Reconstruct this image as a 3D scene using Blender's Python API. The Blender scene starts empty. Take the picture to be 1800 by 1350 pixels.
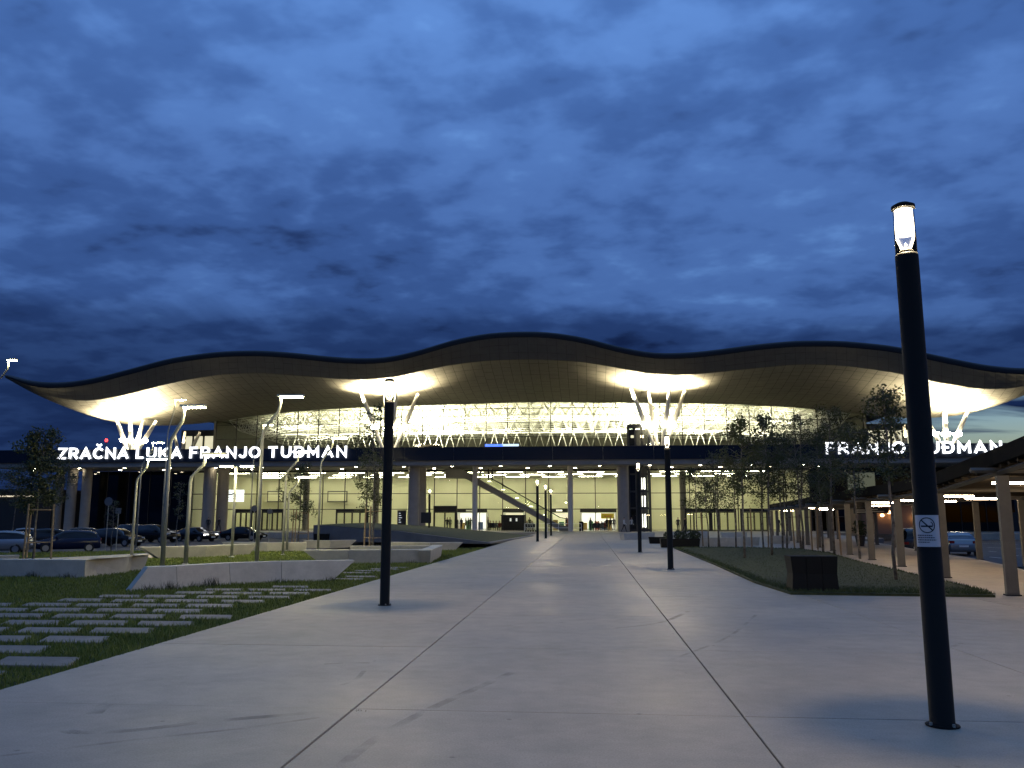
import bpy, math, random
import numpy as np
from mathutils import Vector, Matrix

random.seed(7); rng = np.random.default_rng(7)
S = bpy.context.scene
COL = S.collection
PI = math.pi
R_ = math.radians

# ------------------------------------------------------------------ camera
FPX = 1480.0; PSI = R_(5.03); PIT = R_(9.06); EYE = 1.6
cam = bpy.data.cameras.new('camera'); co = bpy.data.objects.new('camera', cam); COL.objects.link(co)
co.location = (0, 0, EYE); co.rotation_euler = (PI / 2 + PIT, 0, PSI)
cam.sensor_width = 36; cam.lens = 36 * FPX / 1800; cam.clip_end = 6000; cam.clip_start = 0.1
S.camera = co

# ------------------------------------------------------------------ sky (dusk, heavy cloud)
W = bpy.data.worlds.new('World'); S.world = W; W.use_nodes = True
nt = W.node_tree; nt.nodes.clear()
def N(t, **k):
    n = nt.nodes.new(t)
    for a, b in k.items(): setattr(n, a, b)
    return n
def L(a, b): nt.links.new(a, b)
def math_(op, a, b=None, clamp=False):
    n = N('ShaderNodeMath', operation=op); n.use_clamp = clamp
    for i, x in enumerate((a, b)):
        if x is None: continue
        if isinstance(x, (int, float)): n.inputs[i].default_value = x
        else: L(x, n.inputs[i])
    return n.outputs[0]
def mixc(f, a, b, mode='MIX'):
    n = N('ShaderNodeMix', data_type='RGBA', blend_type=mode)
    for s, x in ((n.inputs['Factor'], f), (n.inputs['A'], a), (n.inputs['B'], b)):
        if isinstance(x, (int, float)): s.default_value = x
        elif isinstance(x, tuple): s.default_value = x
        else: L(x, s)
    return n.outputs['Result']
tc = N('ShaderNodeTexCoord'); sep = N('ShaderNodeSeparateXYZ'); L(tc.outputs['Generated'], sep.inputs[0])
zc = math_('MAXIMUM', sep.outputs['Z'], 0.0)
den = math_('ADD', zc, 0.16)
cmb = N('ShaderNodeCombineXYZ')
L(math_('DIVIDE', sep.outputs['X'], den), cmb.inputs[0]); L(math_('DIVIDE', sep.outputs['Y'], den), cmb.inputs[1])
def wnoise(scale, detail, rough, loc, stretch=(1, 1, 1), rot=0.0, dist=0.0):
    mp = N('ShaderNodeMapping'); mp.inputs['Location'].default_value = loc; mp.inputs['Scale'].default_value = stretch
    mp.inputs['Rotation'].default_value = (0, 0, rot); L(cmb.outputs[0], mp.inputs['Vector'])
    n = N('ShaderNodeTexNoise'); n.inputs['Scale'].default_value = scale; n.inputs['Detail'].default_value = detail
    n.inputs['Roughness'].default_value = rough; n.inputs['Distortion'].default_value = dist
    L(mp.outputs[0], n.inputs['Vector']); return n.outputs['Fac']
big = wnoise(0.75, 3, 0.5, (3.1, 1.4, 0), (1, 1.5, 1), 0.5, 0.3)
mid = wnoise(2.6, 6, 0.58, (0.3, 5.2, 0), (1, 1.2, 1), 0.3, 0.15)
fin = wnoise(8.0, 3, 0.5, (8.3, 2.2, 0), (1, 1.1, 1), 0.2, 0.1)
mx = math_('ADD', math_('ADD', math_('MULTIPLY', big, 0.58), math_('MULTIPLY', mid, 0.34)), math_('MULTIPLY', fin, 0.30))
rp = N('ShaderNodeValToRGB'); L(mx, rp.inputs[0])
cr = rp.color_ramp; cr.interpolation = 'EASE'
cr.elements[0].position = 0.44; cr.elements[0].color = (0.015, 0.036, 0.128, 1)
cr.elements[1].position = 0.84; cr.elements[1].color = (0.118, 0.262, 0.63, 1)
e = cr.elements.new(0.565); e.color = (0.039, 0.095, 0.295, 1)
e = cr.elements.new(0.69); e.color = (0.066, 0.152, 0.425, 1)
# darker towards the horizon, brighter overhead (overcast distribution)
gr = N('ShaderNodeValToRGB'); L(zc, gr.inputs[0]); g = gr.color_ramp
g.elements[0].position = 0.0; g.elements[0].color = (0.36, 0.36, 0.40, 1)
g.elements[1].position = 1.0; g.elements[1].color = (2.4, 1.95, 1.3, 1)
e = g.elements.new(0.14); e.color = (0.52, 0.52, 0.53, 1)
e = g.elements.new(0.24); e.color = (0.92, 0.92, 0.90, 1)
e = g.elements.new(0.38); e.color = (1.15, 1.13, 1.08, 1)
e = g.elements.new(0.54); e.color = (1.78, 1.76, 1.56, 1)
clouds = mixc(1.0, rp.outputs[0], gr.outputs[0], 'MULTIPLY')
# a darker bank with a defined upper edge low over the horizon
bn = wnoise(0.9, 6, 0.55, (4.4, 7.7, 0), (1, .25, 1), 0.0, 0.2)
thr = math_('ADD', math_('MULTIPLY', math_('SUBTRACT', bn, 0.5), 0.24), 0.222)
bk_ = N('ShaderNodeMapRange'); L(math_('SUBTRACT', thr, zc), bk_.inputs[0]); bk_.inputs[1].default_value = 0.0; bk_.inputs[2].default_value = 0.022
clouds = mixc(math_('MULTIPLY', bk_.outputs[0], 0.85), clouds, mixc(1.0, clouds, (0.42, 0.45, 0.52, 1), 'MULTIPLY'))
# clear strip of afterglow low over the horizon, seen through breaks in the cloud
sky = N('ShaderNodeTexSky'); sky.sky_type = 'NISHITA'; sky.sun_disc = False
sky.sun_elevation = R_(1.5); sky.sun_rotation = R_(75); sky.altitude = 100; sky.air_density = 1.3; sky.dust_density = 0.6; sky.ozone_density = 3
clear = mixc(1.0, sky.outputs[0], (0.30, 0.42, 0.72, 1), 'MULTIPLY')
brk = wnoise(1.5, 5, 0.55, (1.2, 0.5, 0), (0.5, 1.6, 1), -0.1, 0.2)
low = N('ShaderNodeMapRange'); L(zc, low.inputs[0]); low.inputs[1].default_value = 0.15; low.inputs[2].default_value = 0.10
east = N('ShaderNodeMapRange'); L(sep.outputs['X'], east.inputs[0]); east.inputs[1].default_value = 0.20; east.inputs[2].default_value = 0.36
gap = N('ShaderNodeMapRange'); L(brk, gap.inputs[0]); gap.inputs[1].default_value = 0.42; gap.inputs[2].default_value = 0.52
gf = math_('MULTIPLY', math_('MULTIPLY', low.outputs[0], east.outputs[0]), gap.outputs[0], True)
final = mixc(gf, clouds, clear)
bg = N('ShaderNodeBackground'); L(final, bg.inputs[0]); bg.inputs[1].default_value = 1.0
out = N('ShaderNodeOutputWorld'); L(bg.outputs[0], out.inputs[0])

S.view_settings.view_transform = 'Standard'; S.view_settings.look = 'None'
S.view_settings.exposure = 0.0; S.view_settings.gamma = 1.0; S.view_settings.use_curve_mapping = False
S.render.engine = 'CYCLES'
cy = S.cycles
cy.use_denoising = True
try: cy.denoiser = 'OPENIMAGEDENOISE'
except Exception: pass
cy.max_bounces = 7; cy.diffuse_bounces = 3; cy.glossy_bounces = 3; cy.transmission_bounces = 3; cy.transparent_max_bounces = 24
cy.sample_clamp_indirect = 3.0; cy.caustics_reflective = False; cy.caustics_refractive = False
cy.use_adaptive_sampling = True; cy.adaptive_threshold = 0.015

# ------------------------------------------------------------------ photograph pixel -> place
_F = np.array([-math.sin(PSI) * math.cos(PIT), math.cos(PSI) * math.cos(PIT), math.sin(PIT)])
_R = np.array([math.cos(PSI), math.sin(PSI), 0.0]); _U = np.cross(_R, _F)
def _ray(px, py): return _F + (px - 900) / FPX * _R - (py - 675) / FPX * _U
def at(px, py, Y):
    d = _ray(px, py); t = Y / d[1]; return (d[0] * t, Y, d[2] * t + EYE)
def G(px, py, z=0.0):
    d = _ray(px, py); t = (z - EYE) / d[2]; return (d[0] * t, d[1] * t)

# ------------------------------------------------------------------ materials
MATS = {}
def mat(name, col, rough=0.6, metal=0.0, spec=0.5, var=0.0, vscale=3.0, bump=0.0, bscale=20.0, objrand=0.0, col2=None, detail=5):
    if name in MATS: return MATS[name]
    m = bpy.data.materials.new(name); m.use_nodes = True; t = m.node_tree; b = t.nodes['Principled BSDF']
    b.inputs['Base Color'].default_value = (*col, 1); b.inputs['Roughness'].default_value = rough
    b.inputs['Metallic'].default_value = metal; b.inputs['Specular IOR Level'].default_value = spec
    if var or objrand or bump or col2:
        tcn = t.nodes.new('ShaderNodeTexCoord')
        geo = t.nodes.new('ShaderNodeNewGeometry')
    if var or col2 or objrand:
        nz = t.nodes.new('ShaderNodeTexNoise'); nz.inputs['Scale'].default_value = vscale; nz.inputs['Detail'].default_value = detail
        nz.inputs['Roughness'].default_value = 0.62
        t.links.new(geo.outputs['Position'], nz.inputs['Vector'])
        r = t.nodes.new('ShaderNodeValToRGB'); t.links.new(nz.outputs['Fac'], r.inputs[0])
        c2 = col2 or tuple(min(1, c * (1 + var)) for c in col); c1 = tuple(c * (1 - var) for c in col) if not col2 else col
        r.color_ramp.elements[0].position = 0.3; r.color_ramp.elements[1].position = 0.7
        r.color_ramp.elements[0].color = (*c1, 1); r.color_ramp.elements[1].color = (*c2, 1)
        src = r.outputs[0]
        if objrand:
            oi = t.nodes.new('ShaderNodeObjectInfo'); mr = t.nodes.new('ShaderNodeMapRange')
            mr.inputs[3].default_value = 1 - objrand; mr.inputs[4].default_value = 1 + objrand
            t.links.new(oi.outputs['Random'], mr.inputs[0])
            mu = t.nodes.new('ShaderNodeVectorMath'); mu.operation = 'SCALE'
            t.links.new(src, mu.inputs[0]); t.links.new(mr.outputs[0], mu.inputs['Scale']); src = mu.outputs[0]
        t.links.new(src, b.inputs['Base Color'])
    if bump:
        nb = t.nodes.new('ShaderNodeTexNoise'); nb.inputs['Scale'].default_value = bscale; nb.inputs['Detail'].default_value = 4
        t.links.new(geo.outputs['Position'], nb.inputs['Vector'])
        bp = t.nodes.new('ShaderNodeBump'); bp.inputs['Strength'].default_value = bump; bp.inputs['Distance'].default_value = 0.02
        t.links.new(nb.outputs['Fac'], bp.inputs['Height']); t.links.new(bp.outputs[0], b.inputs['Normal'])
    MATS[name] = m; return m
def emit(name, col, strength, base=(0.8, 0.8, 0.8)):
    if name in MATS: return MATS[name]
    m = mat(name, base, 0.4); b = m.node_tree.nodes['Principled BSDF']
    b.inputs['Emission Color'].default_value = (*col, 1); b.inputs['Emission Strength'].default_value = strength
    return m
def glass(name, tint=(0.9, 0.95, 0.88), ior=1.45, rough=0.0, refl=(1, 1, 1)):
    if name in MATS: return MATS[name]
    m = bpy.data.materials.new(name); m.use_nodes = True; t = m.node_tree; t.nodes.clear()
    o = t.nodes.new('ShaderNodeOutputMaterial'); mx = t.nodes.new('ShaderNodeMixShader'); tr = t.nodes.new('ShaderNodeBsdfTransparent')
    gl = t.nodes.new('ShaderNodeBsdfGlossy'); fr = t.nodes.new('ShaderNodeFresnel'); fr.inputs[0].default_value = ior
    tr.inputs[0].default_value = (*tint, 1); gl.inputs['Roughness'].default_value = rough; gl.inputs[0].default_value = (*refl, 1)
    t.links.new(fr.outputs[0], mx.inputs[0]); t.links.new(tr.outputs[0], mx.inputs[1]); t.links.new(gl.outputs[0], mx.inputs[2])
    t.links.new(mx.outputs[0], o.inputs[0]); MATS[name] = m; return m

# ------------------------------------------------------------------ mesh helpers
class MB:
    def __init__(s): s.v = []; s.f = []; s.m = []
    def face(s, pts, mi=0):
        i = len(s.v); s.v += [tuple(p) for p in pts]; s.f.append(tuple(range(i, i + len(pts)))); s.m.append(mi); return s
    def box(s, x0, x1, y0, y1, z0, z1, mi=0, M=None):
        P = [(x0, y0, z0), (x1, y0, z0), (x1, y1, z0), (x0, y1, z0), (x0, y0, z1), (x1, y0, z1), (x1, y1, z1), (x0, y1, z1)]
        if M is not None: P = [tuple(M @ Vector(p)) for p in P]
        i = len(s.v); s.v += P
        for q in ((0, 3, 2, 1), (4, 5, 6, 7), (0, 1, 5, 4), (1, 2, 6, 5), (2, 3, 7, 6), (3, 0, 4, 7)):
            s.f.append(tuple(i + k for k in q)); s.m.append(mi)
        return s
    def prism(s, poly, z0, z1, mi=0, bottom=None):
        """poly: ccw (x, y) points at the top; bottom: another outline of as many points"""
        b = bottom or poly; n = len(poly); i = len(s.v)
        zt = z1 if isinstance(z1, (list, tuple)) else [z1] * n
        s.v += [(p[0], p[1], z0) for p in b] + [(p[0], p[1], z) for p, z in zip(poly, zt)]
        s.f.append(tuple(i + k for k in reversed(range(n)))); s.m.append(mi)
        s.f.append(tuple(i + n + k for k in range(n))); s.m.append(mi)
        for k in range(n):
            q = (k + 1) % n; s.f.append((i + k, i + q, i + n + q, i + n + k)); s.m.append(mi)
        return s
    def tube(s, path, rad, n=8, mi=0, cap=True, flat=1.0):
        path = [Vector(p) for p in path]; k = len(path)
        rad = rad if isinstance(rad, (list, tuple)) else [rad] * k
        i = len(s.v); ref = None
        for j, p in enumerate(path):
            d = (path[min(j + 1, k - 1)] - path[max(j - 1, 0)]).normalized()
            if ref is None:
                a = Vector((1, 0, 0)) if abs(d.x) < 0.9 else Vector((0, 1, 0)); ref = (a - d * a.dot(d)).normalized()
            else: ref = (ref - d * ref.dot(d)).normalized()
            b = d.cross(ref)
            for q in range(n):
                an = 2 * PI * q / n; s.v.append(tuple(p + ref * (math.cos(an) * rad[j]) + b * (math.sin(an) * rad[j] * flat)))
        for j in range(k - 1):
            for q in range(n):
                w = (q + 1) % n; s.f.append((i + j * n + q, i + j * n + w, i + (j + 1) * n + w, i + (j + 1) * n + q)); s.m.append(mi)
        if cap:
            s.f.append(tuple(i + q for q in reversed(range(n)))); s.m.append(mi)
            s.f.append(tuple(i + (k - 1) * n + q for q in range(n))); s.m.append(mi)
        return s
    def lathe(s, prof, n=16, mi=0, c=(0, 0, 0)):
        """prof: (r, z) from bottom to top"""
        i = len(s.v); k = len(prof)
        for r, z in prof:
            for q in range(n):
                an = 2 * PI * q / n; s.v.append((c[0] + r * math.cos(an), c[1] + r * math.sin(an), c[2] + z))
        for j in range(k - 1):
            for q in range(n):
                w = (q + 1) % n; s.f.append((i + j * n + q, i + j * n + w, i + (j + 1) * n + w, i + (j + 1) * n + q)); s.m.append(mi)
        s.f.append(tuple(i + q for q in reversed(range(n)))); s.m.append(mi)
        s.f.append(tuple(i + (k - 1) * n + q for q in range(n))); s.m.append(mi)
        return s
    def mesh(s, name, mats, smooth=False):
        me = bpy.data.meshes.new(name); me.from_pydata(s.v, [], s.f)
        for m in (mats if isinstance(mats, (list, tuple)) else [mats]): me.materials.append(m)
        if any(s.m): me.polygons.foreach_set('material_index', s.m)
        if smooth: me.polygons.foreach_set('use_smooth', [True] * len(s.f))
        me.update(); return me
    def build(s, name, mats, parent=None, smooth=False, world=False):
        me = s.mesh(name, mats, smooth); return link(name, me, parent, world)
def link(name, me, parent=None, world=False):
    o = bpy.data.objects.new(name, me); COL.objects.link(o)
    if parent is not None:
        o.parent = parent
        if world:                                   # the mesh is in world coordinates
            p = Vector((0, 0, 0)); q = parent
            while q is not None: p += q.location; q = q.parent
            o.location = -p
    return o
def tag(o, label=None, cat=None, group=None, kind=None):
    if label: o['label'] = label
    if cat: o['category'] = cat
    if group: o['group'] = group
    if kind: o['kind'] = kind
    return o
def thing(name, loc, label, cat, group=None, rz=0.0):
    o = bpy.data.objects.new(name, None); COL.objects.link(o); o.location = loc; o.rotation_euler.z = rz
    o.empty_display_size = 0.2
    return tag(o, label, cat, group)
def struct(name, mb, m, kind='structure'):
    return tag(mb.build(name, m), kind=kind)
def copy_tree(o, parent=None):
    c = o.copy(); COL.objects.link(c); c.parent = parent
    for ch in list(o.children): copy_tree(ch, c)
    return c

# ------------------------------------------------------------------ shared materials
M_conc = mat('pale_concrete', (0.42, 0.362, 0.278), 0.6, var=0.09, vscale=0.8, bump=0.12, bscale=55, objrand=0.03, spec=0.35)
def weather(m, amt=.16, grain=.14):
    # broad stains, blotches and fine grain multiplied into the base colour; roughness follows the stains
    t = m.node_tree; b = t.nodes['Principled BSDF']; src = b.inputs['Base Color'].links[0].from_socket
    geo = t.nodes.new('ShaderNodeNewGeometry'); acc = None
    for sc, a, dt in ((.28, amt, 6), (3.1, amt * .7, 8), (70, grain, 2)):
        n = t.nodes.new('ShaderNodeTexNoise'); n.inputs['Scale'].default_value = sc; n.inputs['Detail'].default_value = dt; n.inputs['Roughness'].default_value = .65
        t.links.new(geo.outputs['Position'], n.inputs['Vector'])
        r = t.nodes.new('ShaderNodeMapRange'); r.inputs[1].default_value = .3; r.inputs[2].default_value = .7; r.inputs[3].default_value = 1 - a; r.inputs[4].default_value = 1 + a; t.links.new(n.outputs['Fac'], r.inputs[0])
        if acc is None: acc = r.outputs[0]; first = n.outputs['Fac']
        else:
            mu = t.nodes.new('ShaderNodeMath'); mu.operation = 'MULTIPLY'; t.links.new(acc, mu.inputs[0]); t.links.new(r.outputs[0], mu.inputs[1]); acc = mu.outputs[0]
    v = t.nodes.new('ShaderNodeVectorMath'); v.operation = 'SCALE'; t.links.new(src, v.inputs[0]); t.links.new(acc, v.inputs['Scale']); t.links.new(v.outputs[0], b.inputs['Base Color'])
    rr_ = t.nodes.new('ShaderNodeMapRange'); rr_.inputs[1].default_value = .35; rr_.inputs[2].default_value = .65; rr_.inputs[3].default_value = b.inputs['Roughness'].default_value - .16; rr_.inputs[4].default_value = b.inputs['Roughness'].default_value + .12
    t.links.new(first, rr_.inputs[0]); t.links.new(rr_.outputs[0], b.inputs['Roughness'])
weather(M_conc)
_t = M_conc.node_tree; _b = _t.nodes['Principled BSDF']; _src = _b.inputs['Base Color'].links[0].from_socket      # trodden-in specks
_g = _t.nodes.new('ShaderNodeNewGeometry'); _v = _t.nodes.new('ShaderNodeTexVoronoi'); _v.inputs['Scale'].default_value = 2.1; _t.links.new(_g.outputs['Position'], _v.inputs['Vector'])
_m = _t.nodes.new('ShaderNodeMapRange'); _m.inputs[1].default_value = .03; _m.inputs[2].default_value = .055; _m.inputs[3].default_value = .62; _m.inputs[4].default_value = 1.0; _t.links.new(_v.outputs['Distance'], _m.inputs[0])
_s = _t.nodes.new('ShaderNodeVectorMath'); _s.operation = 'SCALE'; _t.links.new(_src, _s.inputs[0]); _t.links.new(_m.outputs[0], _s.inputs['Scale']); _t.links.new(_s.outputs[0], _b.inputs['Base Color'])
M_joint = mat('joint_dark', (0.10, 0.095, 0.09), 0.9)  # dark colour of the bed seen in the slab joints
M_asph = mat('asphalt', (0.05, 0.05, 0.052), 0.75, var=0.25, vscale=2, bump=0.4, bscale=120)
M_soil = mat('lawn_soil', (0.045, 0.055, 0.018), 0.95, var=0.35, vscale=6, bump=0.6, bscale=60)
M_bench = mat('cast_concrete', (0.47, 0.45, 0.38), 0.6, var=0.10, vscale=2.2, bump=0.15, bscale=70)
M_paver = mat('stepping_slab', (0.185, 0.18, 0.16), 0.75, var=0.14, vscale=4, bump=0.2, bscale=60, objrand=0.10)
M_black = mat('black_paint', (0.015, 0.015, 0.0135), 0.65, spec=0.12, bump=0.03, bscale=90)
M_dark = mat('dark_frame', (0.018, 0.018, 0.018), 0.5)
M_steel = mat('galvanised_steel', (0.34, 0.35, 0.31), 0.45, metal=0.35, var=0.12, vscale=6)
M_white = mat('white_paint', (0.78, 0.78, 0.74), 0.5)
M_cream = mat('cream_wall', (0.66, 0.66, 0.47), 0.7, var=0.03, vscale=0.6)
M_pillar = mat('pillar_concrete', (0.28, 0.255, 0.22), 0.65, var=0.08, vscale=1.5)
M_slabc = mat('viaduct_concrete', (0.24, 0.23, 0.205), 0.7, var=0.12, vscale=0.7)
M_glass = glass('clear_glass', (0.93, 0.96, 0.90), 1.38)
M_dglass = glass('tinted_glass', (0.12, 0.14, 0.15), 1.5)
M_fglass = mat('fascia_glass', (0.012, 0.016, 0.026), 0.2, spec=0.5)
M_wood = mat('stake_wood', (0.26, 0.19, 0.11), 0.8, var=0.2, vscale=9)
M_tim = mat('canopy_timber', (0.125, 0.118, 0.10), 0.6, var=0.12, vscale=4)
M_tube = emit('canopy_tube', (1.0, 0.74, 0.48), 80)
M_led = emit('street_led', (1.0, 0.88, 0.46), 210)
M_lamp = emit('post_lamp', (1.0, 0.80, 0.52), 7000)

weather(M_bench, .14, .10); weather(M_paver, .2, .15)
# ================================================================== SETTING
XC = -7.9
gm = MB(); gm.face([(-1500, -300, -0.7), (1500, -300, -0.7), (1500, 3000, -0.7), (-1500, 3000, -0.7)])
struct('ground', gm, M_asph)

# plaza bed (dark joints show between the slabs laid on it)
rd_edge = [G(*p) for p in [(1830, 1012), (1778, 997), (1710, 982), (1620, 968), (1547, 955.5), (1500, 948)]]
PLZ = [(-5.56, -4), (27, -4), (26, 8), (19, 20)] + rd_edge + [(24, 72), (24, 95.9), (-5.56, 95.9)]
bed = MB(); bed.prism(PLZ, -0.69, -0.05)
struct('plaza_bed', bed, M_joint)
def clip_rect(poly, x0, x1, y0, y1):
    for ax, lim, sg in ((0, x0, 1), (0, x1, -1), (1, y0, 1), (1, y1, -1)):
        out_ = []
        for a, b in zip(poly, poly[1:] + poly[:1]):
            ia, ib = (a[ax] - lim) * sg >= 0, (b[ax] - lim) * sg >= 0
            if ia != ib:
                t = (lim - a[ax]) / (b[ax] - a[ax]); q = (a[0] + (b[0] - a[0]) * t, a[1] + (b[1] - a[1]) * t)
            if ia: out_.append(a)
            if ia != ib: out_.append(q)
        poly = out_
        if len(poly) < 3: return []
    return poly
apron = MB(); apron.box(-76, 75, 96.003, 109.6, -0.69, -0.004); struct('forecourt_pavement', apron, M_conc)
plaza = thing('plaza', (0, 0, 0), None, None); plaza['kind'] = 'structure'
xs = [-5.56, -2.0, 1.25, 4.52, 7.79, 11.06, 14.33, 17.6, 20.8, 24.0, 27.0]
ys = [-3.6, 0.1, 3.7, 7.36, 10.85] + [10.85 + 3.62 * k for k in range(1, 23)] + [95.9]
gap_ = 0.011
slabm = {}
def slab_mesh(w, d):
    k = (round(w, 2), round(d, 2))
    if k not in slabm:
        b = 0.004; mb = MB()
        top = [(-w / 2 + b, -d / 2 + b), (w / 2 - b, -d / 2 + b), (w / 2 - b, d / 2 - b), (-w / 2 + b, d / 2 - b)]
        bot = [(-w / 2, -d / 2), (w / 2, -d / 2), (w / 2, d / 2), (-w / 2, d / 2)]
        mb.prism(bot, -0.045, -b * 0.9); mb.prism(top, -b * 0.9, 0.0, bottom=bot)
        slabm[k] = mb.mesh('paving_slab', M_conc)
    return slabm[k]
for i in range(len(xs) - 1):
    for j in range(len(ys) - 1):
        w = xs[i + 1] - xs[i] - .017; d = ys[j + 1] - ys[j] - .006
        cp = clip_rect(PLZ, xs[i] + .0085, xs[i + 1] - .0085, ys[j] + .003, ys[j + 1] - .003)
        if len(cp) < 3: continue
        ar = abs(sum(a[0] * b[1] - b[0] * a[1] for a, b in zip(cp, cp[1:] + cp[:1]))) / 2
        if ar < w * d * .995:
            if ar < .05: continue
            mb = MB(); mb.prism(cp, -.045, 0.0); mb.build('paving_slab', M_conc, plaza); continue
        o = link('paving_slab', slab_mesh(w, d), plaza); o.location = ((xs[i] + xs[i + 1]) / 2, (ys[j] + ys[j + 1]) / 2, random.uniform(-0.0015, 0.0015))

# tyre scuffs on the slabs
scuff = mat('tyre_scuff', (0.10, 0.10, 0.10), 0.7)
t_ = scuff.node_tree; b_ = t_.nodes['Principled BSDF']
ge = t_.nodes.new('ShaderNodeNewGeometry'); nz = t_.nodes.new('ShaderNodeTexNoise'); nz.inputs['Scale'].default_value = 2.5; nz.inputs['Detail'].default_value = 6
t_.links.new(ge.outputs['Position'], nz.inputs['Vector']); mr = t_.nodes.new('ShaderNodeMapRange'); t_.links.new(nz.outputs['Fac'], mr.inputs[0])
mr.inputs[1].default_value = 0.42; mr.inputs[2].default_value = 0.72; mr.inputs[3].default_value = 0.0; mr.inputs[4].default_value = 0.34
t_.links.new(mr.outputs[0], b_.inputs['Alpha'])
def scuff_strip(pts, w):
    P = [Vector((*G(*p), 0.0045)) for p in pts]; D = []
    for k in range(24):                                     # smooth the traced arc
        t = k / 23 * (len(P) - 1); a = min(int(t), len(P) - 2); u = t - a
        p0, p1, p2, p3 = P[max(a - 1, 0)], P[a], P[a + 1], P[min(a + 2, len(P) - 1)]
        D.append(0.5 * ((2 * p1) + (p2 - p0) * u + (2 * p0 - 5 * p1 + 4 * p2 - p3) * u * u + (3 * p1 - p0 - 3 * p2 + p3) * u ** 3))
    m = MB()
    for a, b in zip(D, D[1:]):
        n = (b - a).cross(Vector((0, 0, 1))).normalized() * w / 2
        m.face([a - n, b - n, b + n, a + n][::-1])
    o = m.build('tyre_mark', scuff, plaza)
for pts, w in [([(590, 1355), (660, 1300), (750, 1250), (850, 1205), (900, 1183)], 0.09), ([(105, 1275), (130, 1288), (230, 1285), (380, 1268), (560, 1253)], 0.10),
               ([(165, 1256), (185, 1240), (210, 1234)], 0.13), ([(570, 1168), (620, 1166), (650, 1166)], 0.07), ([(1080, 1105), (1160, 1095), (1210, 1075)], 0.08),
               ([(0, 1330), (250, 1300), (420, 1282), (560, 1262)], 0.05), ([(600, 1205), (625, 1195), (640, 1180)], 0.05), ([(1675, 1137), (1690, 1131)], 0.06),
               ([(1180, 1160), (1280, 1120), (1330, 1080)], 0.05)]:
    scuff_strip(pts, w)

# lawns
def poly_g(pts, z=0.0): return [G(x, y, z) for x, y in pts]
lawn_l = [(-5.6, -4.0), (-5.6, 47.0), (-9.0, 44.0), (-13.0, 42.5), (-22.0, 41.5), (-30, 36.5), (-60, 34), (-60, -4)]
lm = MB(); lm.prism(lawn_l[::-1], -0.69, -0.02); struct('lawn', lm, M_soil)
lawn_r = [G(*p) for p in [(1184, 964), (1255, 993), (1327, 1025.6), (1390, 1045.5), (1750, 1050.5), (1728, 1042), (1655, 1025.6), (1583, 1007.5), (1511, 991), (1457, 974), (1403, 967), (1294, 964)]]
lm = MB()
cen = (sum(p[0] for p in lawn_r) / 12, sum(p[1] for p in lawn_r) / 12)
inner = [(p[0] + (cen[0] - p[0]) * 0.12, p[1] + (cen[1] - p[1]) * 0.12) for p in lawn_r]
lm.prism(lawn_r, 0.002, 0.05); lm.prism(inner, 0.05, 0.11, bottom=lawn_r)
struct('lawn', lm, M_soil)
# pale footpath behind the benches and the road edge on the far side
pm = MB(); pm.prism([G(*p) for p in [(-40, 992), (160, 991), (300, 977), (262, 972), (130, 979), (-40, 985)]], -0.01, 0.004); struct('footpath', pm, M_conc)
# taxi road on the right, below the plaza
mk = MB()
for k, (a, b) in enumerate([((1720, 955), (1790, 957)), ((1735, 962), (1800, 965)), ((1738, 969), (1752, 970)), ((1770, 975), (1790, 977)), ((1740, 979), (1760, 981))]):
    p, q = Vector((*G(*a, -.69), -.692)), Vector((*G(*b, -.69), -.692)); n = (q - p).cross(Vector((0, 0, 1))).normalized() * 0.07
    mk.face([p - n, q - n, q + n, p + n][::-1])
struct('road_marking', mk, mat('road_paint', (0.6, 0.6, 0.58), 0.6, var=0.25, vscale=3))
kb = MB()
for a, b in zip(rd_edge, rd_edge[1:]):
    p, q = Vector((*a, 0)), Vector((*b, 0)); n = (q - p).cross(Vector((0, 0, 1))).normalized() * 0.07
    kb.prism([tuple((p - n)[:2]), tuple((q - n)[:2]), tuple((q + n)[:2]), tuple((p + n)[:2])][::-1], -0.69, 0.012)
struct('kerb', kb, M_bench)
# ================================================================== AIRPORT TERMINAL
YU, YG, YV = 117.0, 110.0, 101.0
T = thing('airport_terminal', (XC, YG, 0), 'wide terminal building with wavy dark roof and brightly lit glass front', 'building')
def tp(mb, name, m, parent=T, smooth=False, kind=None, label=None):
    o = mb.build(name, m, parent, smooth, world=True)
    if kind: o['kind'] = kind
    if label: o['label'] = label
    return o
# ---- roof: outlines traced on the left half and mirrored about the axis of the building
def curve(pts):
    q = [at(*p) for p in pts]; u = np.array([p[0] - XC for p in q]); z = np.array([p[2] for p in q]); y = np.array([p[1] for p in q])
    tip = -u[0]; s = np.clip(u / tip, -1, 0); s[-1] = 0
    g_ = np.linspace(-1, 0, 401)
    def sm(v):
        w = np.interp(g_, s, v); full = np.concatenate([w, w[::-1][1:]]); k = np.hanning(41); k /= k.sum()
        ext = np.concatenate([2 * full[0] - full[1:21][::-1], full, 2 * full[-1] - full[-21:-1][::-1]])
        return np.convolve(ext, k, 'valid')[:801]
    G2 = np.linspace(-1, 1, 801); Z = sm(z); Yv = sm(y)
    return lambda t: (XC + t * tip, float(np.interp(t, G2, Yv)), float(np.interp(t, G2, Z)))
A_px = [(10, 659), (35, 667), (60, 671), (110, 673), (165, 665), (230, 648), (300, 629), (380, 618), (450, 615.5), (520, 620), (560, 625), (620, 630), (680, 629), (740, 615), (800, 596), (860, 585), (912, 582.5)]
cA = curve([(x, y, 98) for x, y in A_px])
cB = curve([(x - 1, y + (1.5 if x < 20 else 5 if x < 40 else 10), 97.3) for x, y in A_px])
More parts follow.
